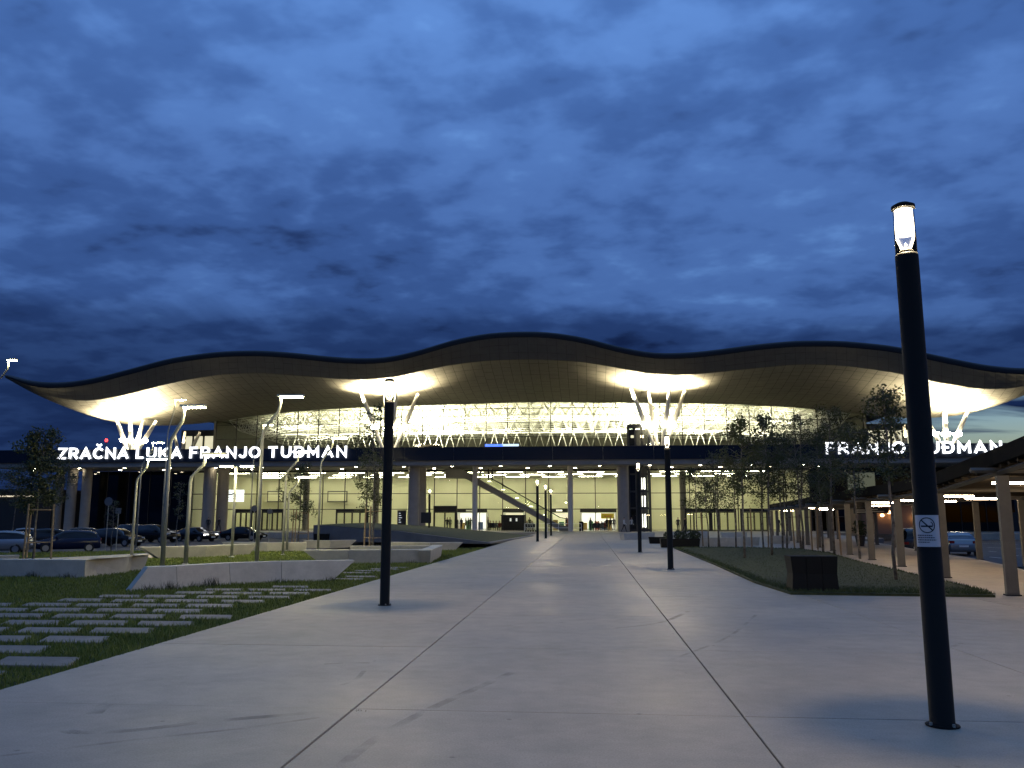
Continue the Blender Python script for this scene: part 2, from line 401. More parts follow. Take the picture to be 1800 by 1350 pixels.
cC = curve([(9, 664, 98.4), (60, 690, 99), (120, 704, 99), (165, 705, 99), (230, 692, 99), (300, 673, 99), (380, 659, 99), (450, 655, 99), (520, 660, 99), (620, 668, 99), (690, 664, 99), (740, 652, 99), (800, 640, 99), (860, 634, 99), (912, 632, 99)])
cD = curve([(11, 665, 99), (45, 685, 100.5), (85, 702, 102), (130, 722, 103.5), (180, 738, 105), (230, 748, 107), (290, 749, 111), (350, 745, 115), (400, 738, 117), (480, 727, 117), (560, 720, 117), (640, 716, 117), (700, 714, 117), (800, 711, 117), (912, 707, 117)])
M_roofd = mat('roof_edge_metal', (0.018, 0.018, 0.02), 0.6, spec=0.3)
M_panel = mat('soffit_metal', (0.145, 0.136, 0.112), 0.6, metal=0.1, spec=.3, var=0.10, vscale=1.1)
M_back = mat('soffit_backing', (0.035, 0.032, 0.028), 0.9)
NU = 112
ss = np.linspace(-1, 1, NU + 1)
def lerp(a, b, t): return tuple(x + (y - x) * t for x, y in zip(a, b))
def soffit(t, k):                   # k in 0..1 from crease to glazing, a shallow faceted belly
    p = lerp(cC(t), cD(t), k); sag = 0.55 * math.sin(PI * k) * max(0.0, 1 - abs(t) ** 6)
    return (p[0], p[1], p[2] - sag)
ROWS = [0, .12, .25, .38, .5, .62, .74, .87, 1.0]
SUB = 2
def grid(fn_rows, m=NU, off=0.0):
    mb = MB(); n = len(fn_rows)
    for s in ss:
        for fn in fn_rows: p = fn(s); mb.v.append((p[0], p[1], p[2] + off))
    for i in range(m):
        for j in range(n - 1):
            a = i * n + j; mb.f.append((a, a + n, a + n + 1, a + 1)); mb.m.append(0)
    return mb
def bk(y, dz, w=1.0):
    return lambda t: (XC + (cA(t)[0] - XC) * w, y, cA(t)[2] + dz * (1 - abs(t) ** 4))
roof = tp(grid([bk(160, -4.0, .9), bk(130, -1.2, .96), bk(108, 0.1), lambda t: lerp(cA(t), (cA(t)[0], 99.0, cA(t)[2] + 0.12), 1), cA, lambda t: lerp(lerp(cA(t), cB(t), .5), (0, 0, 0), 0)[:1] + (97.15,) + (lerp(cA(t), cB(t), .5)[2],), cB]), 'roof', M_roofd, smooth=True)
tp(grid([lambda t, k=k: soffit(t, k) for k in ROWS], off=0.07), 'soffit_backing', M_back, roof)
tp(grid([cB, lambda t: lerp(cB(t), cC(t), .5), cC], off=0.05), 'fascia_backing', M_back, roof)
def panels(fns, gx=.022, gy=.02):
    mb = MB(); n = len(fns)
    for i in range(NU):
        P = [[fn(ss[i + d]) for fn in fns] for d in (0, 1)]
        for j in range(n - 1):
            c = [Vector(P[0][j]), Vector(P[1][j]), Vector(P[1][j + 1]), Vector(P[0][j + 1])]
            mid_ = sum(c, Vector()) / 4; ex = (c[1] - c[0]).normalized() * gx; ey = (c[3] - c[0]).normalized() * gy
            jt = Vector((0, 0, random.uniform(-0.012, 0.012)))
            mb.face([c[0] + ex + ey + jt, c[1] - ex + ey + jt, c[2] - ex - ey + jt, c[3] + ex - ey + jt])
    return mb
rr = []
for a, b in zip(ROWS, ROWS[1:]):
    for q in range(SUB): rr.append(a + (b - a) * q / SUB)
rr.append(1.0)
def facet(t, k):                    # panels lie flat inside each long facet
    i = max(j for j in range(len(ROWS) - 1) if ROWS[j] <= k + 1e-9); f_ = (k - ROWS[i]) / (ROWS[i + 1] - ROWS[i])
    return lerp(soffit(t, ROWS[i]), soffit(t, ROWS[i + 1]), f_)
tp(panels([lambda t, k=k: facet(t, k) for k in rr]), 'soffit_panels', M_panel, roof, kind='stuff')
tp(panels([cB, lambda t: lerp(cB(t), cC(t), .33), lambda t: lerp(cB(t), cC(t), .67), cC], .01, .008), 'fascia_panels', M_panel, roof, kind='stuff')

# ---- upper glazing
UF = 9.0
def zD(x):
    t = (x - XC) / (cD(1)[0] - XC); return cD(t)[2]
mx_ = [XC + 3.02 * k for k in range(-15, 16)]
tz = [UF, 10.85, 12.85, 14.87, 16.85]
for x in mx_:
    b = MB(); b.box(x - .045, x + .045, YU - .06, YU + .12, UF, zD(x) + .25); tp(b, 'mullion', M_dark)
for z in tz[1:]:
    run = [x for x in np.linspace(mx_[0], mx_[-1], 91) if zD(x) > z]
    if run: b = MB(); b.box(run[0], run[-1], YU - .03, YU + .05, z - .035, z + .035); tp(b, 'transom', M_dark)
for a, b_ in zip(mx_, mx_[1:]):
    for k in range(len(tz)):
        z0 = tz[k]; za, zb = zD(a) + .1, zD(b_) + .1
        if k + 1 < len(tz): za, zb = min(za, tz[k + 1]), min(zb, tz[k + 1])
        if max(za, zb) - z0 < 0.05: continue
        za, zb = max(za, z0 + .01), max(zb, z0 + .01)
        q = MB(); q.face([(a + .03, YU + .02, z0 + .02), (b_ - .03, YU + .02, z0 + .02), (b_ - .03, YU + .02, zb), (a + .03, YU + .02, za)]); tp(q, 'pane', M_glass)
# ---- upper hall
M_uwall = mat('hall_wall', (0.22, 0.22, 0.18), 0.8, var=0.06, vscale=0.5)
M_uceil = mat('hall_ceiling', (0.30, 0.30, 0.24), 0.8)
b = MB(); b.box(XC - 58, XC + 58, YV + .4, 160, UF - .45, UF); tp(b, 'upper_floor', mat('upper_floor_stone', (0.35, 0.34, 0.31), 0.4))
b = MB(); b.box(XC - 46, XC + 46, 152, 152.4, UF, 24); tp(b, 'rear_wall', M_uwall)
for s in (-1, 1):
    b = MB(); b.box(XC + s * 45.6 - .15, XC + s * 45.6 + .15, YU + .2, 152, UF, zD(XC + s * 45.6) + .4); tp(b, 'side_wall', M_uwall)
mb = MB(); n = 61; X_ = np.linspace(XC - 45.5, XC + 45.5, n)
for x in X_:
    for y in (YU + .3, 128, 140, 152): mb.v.append((x, y, zD(x) + .35 + (y - YU) * 0.035))
for i in range(n - 1):
    for j in range(3): a = i * 4 + j; mb.f.append((a, a + 1, a + 5, a + 4)); mb.m.append(0)
tp(mb, 'hall_ceiling', M_uceil)
# space frame hanging below the hall ceiling
sf = MB(); gx = 44; gy = 14
def top(i, j): x = XC - 44 + 2 * i; y = YU + 1.2 + 2.3 * j; return Vector((x, y, zD(x) + .15 + 0.02 * (y - YU)))
def bot(i, j): x = XC - 43 + 2 * i; y = YU + 2.35 + 2.3 * j; return Vector((x, y, zD(x) - 1.35 - 0.02 * (y - YU)))
def bar(a, b, r=.055): sf.tube([a, b], r * .85, 4, cap=False)
for j in range(gy):
    for i in range(gx + 1):
        if i < gx: bar(top(i, j), top(i + 1, j))
        if j < gy - 1: bar(top(i, j), top(i, j + 1))
    for i in range(gx):
        if j >= gy - 1: continue
        c = bot(i, j)
        for di, dj in ((0, 0), (1, 0), (0, 1), (1, 1)): bar(c, top(i + di, j + dj), .05)
        if i < gx - 1: bar(c, bot(i + 1, j), .065)
        if j < gy - 2: bar(c, bot(i, j + 1))
tp(sf, 'space_frame', M_white, kind='stuff')
lt = MB()
for k in range(46):                 # lattice girder across the back of the hall
    x = XC - 39 + 1.7 * k
    lt.tube([(x, 126, 11.6), (x + .85, 126, 14.3)], .045, 5, cap=False); lt.tube([(x + .85, 126, 14.3), (x + 1.7, 126, 11.6)], .045, 5, cap=False)
lt.tube([(XC - 39, 126, 14.35), (XC + 39, 126, 14.35)], .10, 6); lt.tube([(XC - 39, 126, 11.55), (XC + 39, 126, 11.55)], .10, 6)
tp(lt, 'lattice_girder', M_white)
for k in range(16):
    yf = 121.5 if k < 8 else 137.0; b = MB(); x = XC - 35 + 10 * (k % 8); b.box(x - .25, x + .25, yf - .25, yf + .25, UF, UF + 2.6); f_ = tp(b, 'floodlight_post', M_white)
    li = bpy.data.lights.new('hall_flood', 'AREA'); li.shape = 'RECTANGLE'; li.size = 3.0; li.size_y = 1.2; li.energy = 1500 + 6000 * math.exp(-((abs(x - XC) - 17) / 7) ** 2); li.color = (1.0, 0.93, 0.66); li.spread = R_(125)
    lo = bpy.data.objects.new('hall_flood', li); COL.objects.link(lo); lo.location = (x, yf, UF + 2.75); lo.rotation_euler = (PI - R_(24 if k < 8 else -10), 0, 0)
# ---- recessed side blocks beyond the main glazing
for s in (-1, 1):
    sb = MB(); x0, x1 = sorted((XC + s * 46, XC + s * 57)); sb.box(x0, x1, 130, 150, UF, 15.6); w_ = tp(sb, 'side_block', mat('side_block_render', (0.07, 0.07, 0.07), 0.7))
    for k in range(6):
        q = MB(); xx = x0 + .5 + k * 1.75; q.box(xx, xx + 1.35, 129.9, 129.99, 12.3, 14.6); tp(q, 'window', emit('lit_window', (1.0, 0.93, 0.62), 0.75), w_)
# ---- viaduct in front of the upper floor
VX0, VX1 = -76.0, 62.0
b = MB(); b.box(VX0, VX1, YV + .2, YG + .4, 7.95, UF - .455); tp(b, 'viaduct_deck', M_slabc)
b = MB(); b.prism([(VX0, YV + .15), (VX1, YV + .15), (VX1, YV + 1.2), (VX0, YV + 1.2)], 7.86, 8.5, bottom=[(VX0, YV + .55), (VX1, YV + .55), (VX1, YV + 1.2), (VX0, YV + 1.2)]); tp(b, 'deck_edge', M_slabc)
k = 0; x = VX0
while x < VX1 - 1:
    b = MB(); b.box(x + .012, min(x + 6.0, VX1) - .012, YV, YV + .14, 8.52, 10.08 + .0); tp(b, 'fascia_panel', M_fglass); x += 6.0
b = MB(); b.box(VX0, VX1, YV - .02, YV + .2, 10.085, 10.14); tp(b, 'parapet_rail', M_dark)
for k in range(46):
    x = XC - 66 + 3.02 * k
    for y in ((103.2,) if k % 2 else (107.5,)):
        if VX0 + 1 < x < 30:
            d = MB(); d.lathe([(.0, -.03), (.17, -.03), (.17, 0.02), (0, .02)], 10, c=(x, y, 7.935)); tp(d, 'downlight', emit('downlight_glow', (1.0, .88, .62), 60))
# ---- pillars
def pillar(x, y, r, z1=8.0, m=M_pillar):
    b = MB(); b.lathe([(r * 1.0, 0), (r * 1.0, z1 - .25), (r * 1.06, z1 - .2), (r * 1.06, z1)], 20, c=(x, y, 0)); tp(b, 'pillar', m, smooth=False)
for px, Y, r in [(727, 103, .68), (741, 106.5, .55), (366, 104, .78), (390, 106, .72), (149, 104, .6), (123, 104, .62), (101, 105, .5), (1096, 103, .7)]:
    x = at(px, 900, Y)[0]; pillar(x, Y, r)
M_lp = mat('pale_pillar', (0.55, 0.52, 0.46), 0.6, var=0.06, vscale=2)
for x in (-13.75, -2.0): pillar(x, 104, .32, m=M_lp)
for x in (-28.5, -38.2, 12.6): pillar(x, 113.2, .42, 7.7, m=M_pillar)
# ---- ground-floor glazing, doors
lx = [XC + 3.0 * k for k in range(-15, 13)]
gz = [2.77, 4.8, 7.9]
for x in lx:
    b = MB(); b.box(x - .05, x + .05, YG - .08, YG + .08, 0, 7.94); tp(b, 'mullion', M_dark)
for z in gz[:2] + [7.78]:
    b = MB(); h_ = .045 if z < 7 else .12; b.box(lx[0], lx[-1], YG - .05, YG + .05, z - h_, z + h_); tp(b, 'transom', M_dark)
for a, b_ in zip(lx, lx[1:]):
    for z0, z1 in zip([0.0] + gz[:2], gz):
        q = MB(); q.face([(a + .03, YG, z0 + .02), (b_ - .03, YG, z0 + .02), (b_ - .03, YG, z1 - .02), (a + .03, YG, z1 - .02)]); tp(q, 'pane', M_glass)
def doorset(x, w, leaves, y=YG - .45, h=2.75):
    d = MB(); d.box(x, x + .12, y, y + .12, 0, h); d.box(x + w - .12, x + w, y, y + .12, 0, h); d.box(x + .12, x + w - .12, y, y + .12, h - .35, h)
    o = tp(d, 'door', M_dark); lw = (w - .24) / leaves
    for k in range(leaves):
        f_ = MB(); a = x + .13 + k * lw; e_ = a + lw - .02
        f_.box(a, a + .09, y + .02, y + .07, 0, h - .36); f_.box(e_ - .09, e_, y + .02, y + .07, 0, h - .36)
        f_.box(a + .09, e_ - .09, y + .02, y + .07, h - .46, h - .36); f_.box(a + .09, e_ - .09, y + .02, y + .07, 0, .12); tp(f_, 'leaf_frame', M_dark, o)
        g2 = MB(); g2.face([(a + .09, y + .045, .12), (e_ - .09, y + .045, .12), (e_ - .09, y + .045, h - .46), (a + .09, y + .045, h - .46)]); tp(g2, 'pane', M_glass, o)
for px, w, n in [(592, 4.4, 4), (763, 3.0, 2), (1203, 3.2, 3), (1248, 3.2, 3), (1300, 3.4, 4), (415, 3.2, 4), (462, 3.0, 4)]:
    doorset(at(px, 900, YG)[0], w, n)
# vestibule boxes behind some doors
for px, w in [(763, 3.0)]:
    x = at(px, 900, YG)[0]; b = MB(); b.box(x, x + w, YG - .5, YG - .35, 2.76, 3.2); tp(b, 'door_canopy', M_dark)
# ---- dark ends of the ground floor
for s, xa, xb in [(-1, XC - 60, XC - 45.06), (1, XC + 36.06, XC + 60)]:
    b = MB(); b.box(xa, xb, YG + .3, YG + .6, 0, 7.9); w_ = tp(b, 'dark_wall', mat('unlit_wall', (0.03, 0.03, 0.035), 0.6))
    x = xa
    while x < xb - 1:
        q = MB(); q.face([(x + .05, YG, 0.1), (min(x + 3, xb) - .05, YG, .1), (min(x + 3, xb) - .05, YG, 7.85), (x + .05, YG, 7.85)]); tp(q, 'pane', M_dglass)
        b = MB(); b.box(x - .05, x + .05, YG - .06, YG + .06, 0, 7.94); tp(b, 'mullion', M_dark); x += 3
q = MB(); a0 = at(1491, 860, YG + .2); a1 = at(1537, 832, YG + .2); q.box(a0[0], a1[0], YG + .15, YG + .28, 5.0, 7.3); tp(q, 'lit_window', emit('lit_window', (1, .93, .62), .75), label='single lit square window beyond the trees')
# ---- ground hall interior
HX0, HX1 = XC - 45.2, XC + 36.2
b = MB(); b.box(HX0, HX1, YG - .35, 134, -0.69, 0.002); tp(b, 'hall_floor', mat('polished_floor', (0.45, 0.43, 0.36), 0.18, var=.06, vscale=.5))
b = MB(); b.box(HX0, HX1, 133, 133.4, 0.004, 7.9); tp(b, 'hall_rear_wall', M_cream)
for x in (HX0, HX1 - .3): b = MB(); b.box(x, x + .3, YG + .2, 132.9, 0.004, 7.9); tp(b, 'hall_side_wall', M_cream)
b = MB(); b.box(HX0, HX1, YG + .2, 132.99, 7.92, 8.2); tp(b, 'hall_ceiling', M_white)
M_line = emit('line_light', (1.0, 0.94, 0.68), 80)
for r_, y in enumerate((117, 123.5, 130)):
    x = HX0 + 1.5 + (r_ % 2) * 2.7
    while x < HX1 - 5:
        b = MB(); b.box(x, x + 3.6, y - .07, y + .07, 7.905, 7.918); tp(b, 'ceiling_light', M_line); x += 5.6
# suspended wall panels and screen inside
for px0, px1, y0, y1 in [(469, 499, 863, 883), (575, 611, 863, 883)]:
    a = at(px0, y1, 131.5); c = at(px1, y0, 131.5); b = MB()
    b.box(a[0], c[0], 131.5, 131.6, a[2], c[2]); o = tp(b, 'wall_panel', mat('panel_frame', (0.12, 0.12, 0.10), 0.6))
    q = MB(); q.box(a[0] + .2, c[0] - .2, 131.4, 131.49, a[2] + .2, c[2] - .2); tp(q, 'panel_face', M_cream, o)
a = at(398, 882, 114); c = at(429, 861, 114); b = MB(); b.box(a[0], c[0], 114, 114.12, a[2], c[2]); scr = tp(b, 'screen', emit('screen_glow', (.92, .95, 1), 1.6), label='white glowing display screen behind the glass')
b = MB()
for k in range(7): b.box(a[0] + .25 + (k % 2) * .55, a[0] + .65 + (k % 2) * .5 + .1 * (k % 3), 113.96, 113.99, c[2] - .35 - .18 * (k // 1), c[2] - .26 - .18 * k)
tp(b, 'screen_text', mat('screen_ink', (0.05, 0.05, 0.05), .7), scr)

# ---- tree columns with flood lights that hold the roof edge
M_strut = mat('white_strut', (0.72, 0.69, 0.6), 0.5)
def tree_column(u, ztop, struts, Y=104.5, energy=2600, back=False):
    x = XC + u
    c = MB(); c.lathe([(.55, UF), (.5, 9.4), (.7, 9.6)], 14, c=(x, Y, 0)) if not back else c.lathe([(.4, UF), (.4, 9.6)], 12, c=(x, Y, 0))
    col = tp(c, 'roof_column', M_strut)
    for (dx, dy, dz) in struts:
        s = MB(); p0 = Vector((x + dx * .12, Y + dy * .12, 9.5)); p1 = Vector((x + dx, Y + dy, ztop + dz)); pm_ = (p0 + p1) / 2
        s.tube([p0, pm_, p1], [.17, .3, .2], 8); tp(s, 'strut', M_strut, col)
        if back: continue
        fl = MB(); fl.lathe([(.4, -.16), (.56, .16)], 12, c=tuple(p0.lerp(p1, .42))); tp(fl, 'floodlight', emit('flood_face', (1, .9, .62), 60), col)
    for a, b2, e2, cone in ((0, 1.2, .32, 165), (-3.2, -.3, .5, 138), (0, -.3, .5, 138), (3.2, -.3, .5, 138)):
        li = bpy.data.lights.new('column_flood', 'SPOT'); li.energy = energy * e2; li.color = (1.0, .86, .56); li.shadow_soft_size = .35; li.spot_size = R_(cone); li.spot_blend = .7
        lo = bpy.data.objects.new('column_flood', li); COL.objects.link(lo); lo.location = (x + a, Y - 1.2 + b2, ztop - 1.7 + .12 * abs(a)); lo.rotation_euler = (PI, 0, 0)
for s in (-1, 1):
    tree_column(s * 16.9, zD(XC + s * 16.9), [(-3.4, -1.5, .0), (-1.1, 1.8, .0), (1.3, -2.0, .0), (3.4, 1.0, .0)], energy=32000)
    zo = at(235, 746, 104.5)[2]
    tree_column(s * 50.8, zo + .6, [(-2.6, .3, .2), (-.2, -.6, 0), (.5, 1.4, 0), (2.8, .4, -.1)], energy=18000)
    tree_column(s * 52.2, 14.5, [(-1.6, .3, -.2), (0, .5, 0), (2.4, .4, -.1)], Y=121, energy=2500, back=True)

# ---- illuminated lettering on the parapet (monoline strokes)
def arc(cx, cy, rx, ry, a0, a1, n=10): return [(cx + rx * math.cos(R_(a0 + (a1 - a0) * k / n)), cy + ry * math.sin(R_(a0 + (a1 - a0) * k / n))) for k in range(n + 1)]
LET = {
 'Z': (.82, [[(.04, 1), (.80, 1), (.04, 0), (.82, 0)]]),
 'R': (.78, [[(0, 0), (0, 1), (.45, 1)] + arc(.45, .72, .3, .28, 90, -90)[1:] + [(0, .44)], [(.42, .44), (.78, 0)]]),
 'A': (.98, [[(0, 0), (.49, 1), (.98, 0)], [(.2, .28), (.78, .28)]]),
 'C': (.92, [arc(.5, .5, .5, .5, 48, 312, 16)]),
 'N': (.86, [[(0, 0), (0, 1), (.86, 0), (.86, 1)]]),
 'L': (.66, [[(0, 1), (0, 0), (.66, 0)]]),
 'U': (.84, [[(0, 1), (0, .42)] + arc(.42, .42, .42, .42, 180, 360)[1:] + [(.84, 1)]]),
 'K': (.84, [[(0, 0), (0, 1)], [(.8, 1), (.06, .38)], [(.3, .58), (.84, 0)]]),
 'F': (.70, [[(0, 0), (0, 1), (.70, 1)], [(0, .5), (.62, .5)]]),
 'J': (.60, [[(.6, 1), (.6, .34)] + arc(.3, .34, .3, .34, 0, -150)[1:]]),
 'O': (1.0, [arc(.5, .5, .5, .5, 0, 360, 22)]),
 'T': (.84, [[(0, 1), (.84, 1)], [(.42, 1), (.42, 0)]]),
 'D': (.86, [[(0, 0), (0, 1), (.4, 1)] + arc(.4, .5, .48, .5, 90, -90, 12)[1:] + [(0, 0)], [(-.16, .5), (.36, .5)]]),
 'M': (1.0, [[(0, 0), (0, 1), (.5, .3), (1.0, 1), (1.0, 0)]]),
}
M_sign = emit('sign_white', (.93, .96, 1.0), 3.2)
def stroke(mb, pts, ox, oz, h, t, y0, y1):
    P = [Vector((ox + p[0] * h, oz + p[1] * h)) for p in pts]
    Lf, Rt = [], []; closed = (P[0] - P[-1]).length < 1e-4
    for i, p in enumerate(P):
        d0 = (p - P[i - 1]).normalized() if i else ((P[-1] - P[-2]).normalized() if closed else (P[1] - p).normalized())
        d1 = (P[i + 1] - p).normalized() if i < len(P) - 1 else ((P[1] - P[0]).normalized() if closed else d0)
        m = (d0 + d1)
        m = m.normalized() if m.length > .05 else d1
        n = Vector((-m.y, m.x)); k = min(1.9, 1 / max(.3, m.dot(d1)))
        q = p.copy()
        if not closed and i == 0: q -= d1 * t * .42
        if not closed and i == len(P) - 1: q += d0 * t * .42
        Lf.append(q + n * t / 2 * k); Rt.append(q - n * t / 2 * k)
    for i in range(len(P) - 1):
        a, b, c, d = Lf[i], Lf[i + 1], Rt[i + 1], Rt[i]
        f = lambda v, y: (v.x, y, v.y)
        mb.face([f(d, y0), f(c, y0), f(b, y0), f(a, y0)]); mb.face([f(a, y0), f(b, y0), f(b, y1), f(a, y1)]); mb.face([f(c, y0), f(d, y0), f(d, y1), f(c, y1)])
def sign(words, label):
    x0 = at(words[0][1], 803, YV - .2)
    s = thing('illuminated_sign', (x0[0], YV - .2, x0[2]), label, 'sign', 'lit lettering along the parapet')
    for w, pa, pb in words:
        xa, xb = at(pa, 803, YV - .2)[0], at(pb, 803, YV - .2)[0]; z0 = 8.95; h = 1.18; t = .235
        ws = [LET[{'Č': 'C', 'Đ': 'D'}.get(c, c)][0] for c in w]; gp = ((xb - xa - t) / h - sum(ws)) / (len(w) - 1); ox = xa + t / 2
        for c, wd in zip(w, ws):
            mb = MB(); base = {'Č': 'C', 'Đ': 'D'}.get(c, c)
            for i, st in enumerate(LET[base][1]): stroke(mb, st, ox, z0 + t / 2, h, t, YV - .28 - .004 * i, YV - .08)
            if c == 'Č': stroke(mb, [(.28, 1.42), (.5, 1.24), (.72, 1.42)], ox, z0 + t / 2, h, t * .7, YV - .29, YV - .08)
            mb.build('letter', M_sign, s, world=True); ox += (wd + gp) * h
sign([('ZRAČNA', 101, 225), ('LUKA', 239, 319), ('FRANJO', 333, 457), ('TUĐMAN', 471, 609)], 'long row of white glowing letters on the parapet above the parked cars')
sign([('FRANJO', 1453, 1592), ('TUĐMAN', 1607, 1763)], 'shorter row of white glowing letters partly hidden behind trees and lamp post')
# ================================================================== OBJECTS
# ---- black lamp posts along the path
M_clear = glass('lamp_glass', (0.97, 0.97, 0.97), 1.35)
M_hatch = mat('hatch_paint', (.022, .022, .021), .5)
M_head_glow = bpy.data.materials.new('head_glow'); M_head_glow.use_nodes = True; _t = M_head_glow.node_tree; _t.nodes.clear()
_o = _t.nodes.new('ShaderNodeOutputMaterial'); _a = _t.nodes.new('ShaderNodeAddShader'); _p = _t.nodes.new('ShaderNodeBsdfTransparent'); _e = _t.nodes.new('ShaderNodeEmission')
_p.inputs[0].default_value = (.93, .93, .93, 1); _e.inputs[0].default_value = (1, .86, .6, 1); _e.inputs[1].default_value = 2.2
_t.links.new(_p.outputs[0], _a.inputs[0]); _t.links.new(_e.outputs[0], _a.inputs[1]); _t.links.new(_a.outputs[0], _o.inputs[0])
def lamp_post(x, y, label, lit=1.0, h=3.82):
    o = thing('lamp_post', (x, y, 0), label, 'lamp post', 'black lamp posts along the path')
    b = MB(); b.lathe([(.10, 0), (.10, .012), (.092, .016), (.092, h - .02), (.088, h)], 20); b.build('pole', M_black, o, True)
    f = MB(); f.lathe([(.125, 0.001), (.125, .012), (.11, .016)], 16); f.build('base_plate', M_black, o)
    g2 = MB(); g2.lathe([(.086, h + .004), (.086, h + .399)], 20); gl = g2.build('lamp_glass', M_clear, o, True)
    q = MB(); q.lathe([(.05, h + .002), (.055, h + .03), (.03, h + .05)], 12); q.build('reflector', M_slabc, o, True)
    d = MB(); d.lathe([(.010, h + .27), (.022, h + .28), (.022, h + .36), (.010, h + .37)], 12); d.build('bulb', M_lamp, o, True)
    d = MB(); d.lathe([(.072, h + .17), (.072, h + .395)], 18); d.build('glow_shell', M_head_glow, o, True)  # added see-through shell, glows so the lamp head looks bright
    for a in range(4):
        q = MB(); q.lathe([(.012, .012), (.012, .035)], 6, c=(.112 * math.cos(a * PI / 2 + .4), .112 * math.sin(a * PI / 2 + .4), 0)); q.build('bolt', M_steel, o)
    c = MB(); c.lathe([(.095, h + .401), (.095, h + .43), (.05, h + .455)], 20); c.build('cap', M_black, o, True)
    return o
for px, py, lab in [(1657, 1276, 'tall near black lamp post carrying the no-smoking notice'), (676, 1064, 'black lamp post on the paving beside the stepping-slab lawn'),
                    (1179, 1001, 'black lamp post beside the narrow tip of the planted lawn'), (1125, 971, 'black lamp post in front of the glass lift tower'),
                    (945, 952, 'nearest of the three small lamp posts in front of the escalator foot'), (959.5, 946.5, 'middle of the three small lamp posts in front of the escalator foot'),
                    (968.6, 941.5, 'farthest of the three small lamp posts in front of the escalator foot'), (754, 941.5, 'small lamp post with a dark sign box before the entrance doors')]:
    x, y = G(px, py); lamp_post(x, y, lab)
# notice on the near post
nx, ny = G(1657, 1276)
nt_ = thing('notice', (nx, ny, 1.5), 'small white no-smoking notice fixed round the near lamp post', 'notice')
def plate_pt(u, z, r=.0965): a = -PI / 2 - math.atan2(nx, ny) * 1.0 + u / r; return (r * math.cos(a), r * math.sin(a), z)
nb = MB()
for k in range(10):
    u0 = -.105 + .021 * k; u1 = u0 + .021
    nb.face([plate_pt(u0, -.125), plate_pt(u1, -.125), plate_pt(u1, .125), plate_pt(u0, .125)])
pl = nb.build('plate', mat('notice_white', (.62, .62, .63), .5, var=.04, vscale=12), nt_)
ik = mat('notice_ink', (.02, .02, .025), .6); ic = MB(); RR = .0985
def seg(p, q, w):
    d = Vector((q[0] - p[0], q[1] - p[1])); k_ = int(d.length / .012) + 1
    if k_ > 1:
        for j in range(k_): seg((p[0] + d.x * j / k_, p[1] + d.y * j / k_), (p[0] + d.x * (j + 1) / k_, p[1] + d.y * (j + 1) / k_), w)
        return
    n = Vector((-d.y, d.x)).normalized() * w / 2
    ic.face([plate_pt(*c, RR) for c in ((p[0] - n.x, p[1] - n.y), (q[0] - n.x, q[1] - n.y), (q[0] + n.x, q[1] + n.y), (p[0] + n.x, p[1] + n.y))][::-1])
cx_, cz_ = -.003, .045
for k in range(28):
    a, b = 2 * PI * k / 28, 2 * PI * (k + 1) / 28
    seg((cx_ + .058 * math.cos(b), cz_ + .058 * math.sin(b)), (cx_ + .058 * math.cos(a), cz_ + .058 * math.sin(a)), .008)
seg((cx_ + .04, cz_ - .04), (cx_ - .04, cz_ + .04), .010); seg((cx_ + .042, cz_ - .008), (cx_ - .045, cz_ - .008), .012)
seg((cx_ + .045, cz_ - .004), (cx_ + .042, cz_ + .014), .007); seg((cx_ + .042, cz_ + .014), (cx_ + .030, cz_ + .026), .006)
ic.build('pictogram', ik, nt_); ic = MB()
for k, (a, b) in enumerate([(-.085, .035), (-.085, .05), (-.085, .06), (-.085, .01)]):
    x = a; rd = random.Random(k)
    while x < b: w = rd.uniform(.006, .016); seg((min(x + w, b), -.035 - .018 * k), (x, -.035 - .018 * k), .0075); x += w + .0035
ic.build('small_print', ik, nt_)
# dark sign box on the far small post
x, y = G(754, 941.5); sb = thing('sign_box', (x, y, 1.7), 'square dark sign box mounted on the far small lamp post', 'sign')
b = MB(); b.box(-.75, .2, -.16, -.095, -.55, .45); b.build('panel', M_dark, sb); b = MB(); b.box(-.1, .1, -.095, -.02, -.05, .05); b.build('bracket', M_dark, sb)

# ---- bent street lamps over the lawn and car park
def street_lamp(base, z0, H, hx, label, double=False, r=.065, hy=0.0, head=.95):
    x, y = base; o = thing('street_lamp', (x, y, z0), label, 'street lamp', 'bent street lamps around the lawn')
    b = MB()
    if double: path = [(0, 0, 0), (0, 0, H * .5), (0, 0, H)]; rad = [r, r * .85, r * .7]
    else:
        path = [(0, 0, 0), (0, 0, H * .45), (.0, 0, H * .74), (hx * .06, 0, H * .79), (hx * .55, 0, H * .86), (hx * .9, 0, H * .905), (hx, 0, H * .95), (hx, 0, H)]
        rad = [r, r * .9, r * .8, r * .78, r * .75, r * .75, r * .72, r * .7]
    b.tube(path, rad, 10); b.build('pole', M_steel, o, True)
    f = MB(); f.lathe([(r * 1.8, 0), (r * 1.8, .03), (r * 1.15, .05)], 12); f.build('base', M_steel, o)
    s = 1 if hx >= 0 else -1
    for a0, a1 in ([(-.1 * s, head * s)] if not double else [(-.75, -.12), (.12, .75)]):
        a0, a1 = sorted((a0, a1)); X = 0 if double else hx
        hd = MB(); hd.prism([(X + a0, -.13), (X + a1, -.1), (X + a1 + .04, 0), (X + a1, .1), (X + a0, .13)], H - .02, H + .05, bottom=[(X + a0, -.15), (X + a1, -.12), (X + a1 + .05, 0), (X + a1, .12), (X + a0, .15)]); h_ = hd.build('lamp_head', M_steel, o)
        le = MB(); le.box(X + a0 + .1, X + a1 - .04, -.1, .1, H - .055, H - .025); le.build('led_panel', M_led, h_)
    return o
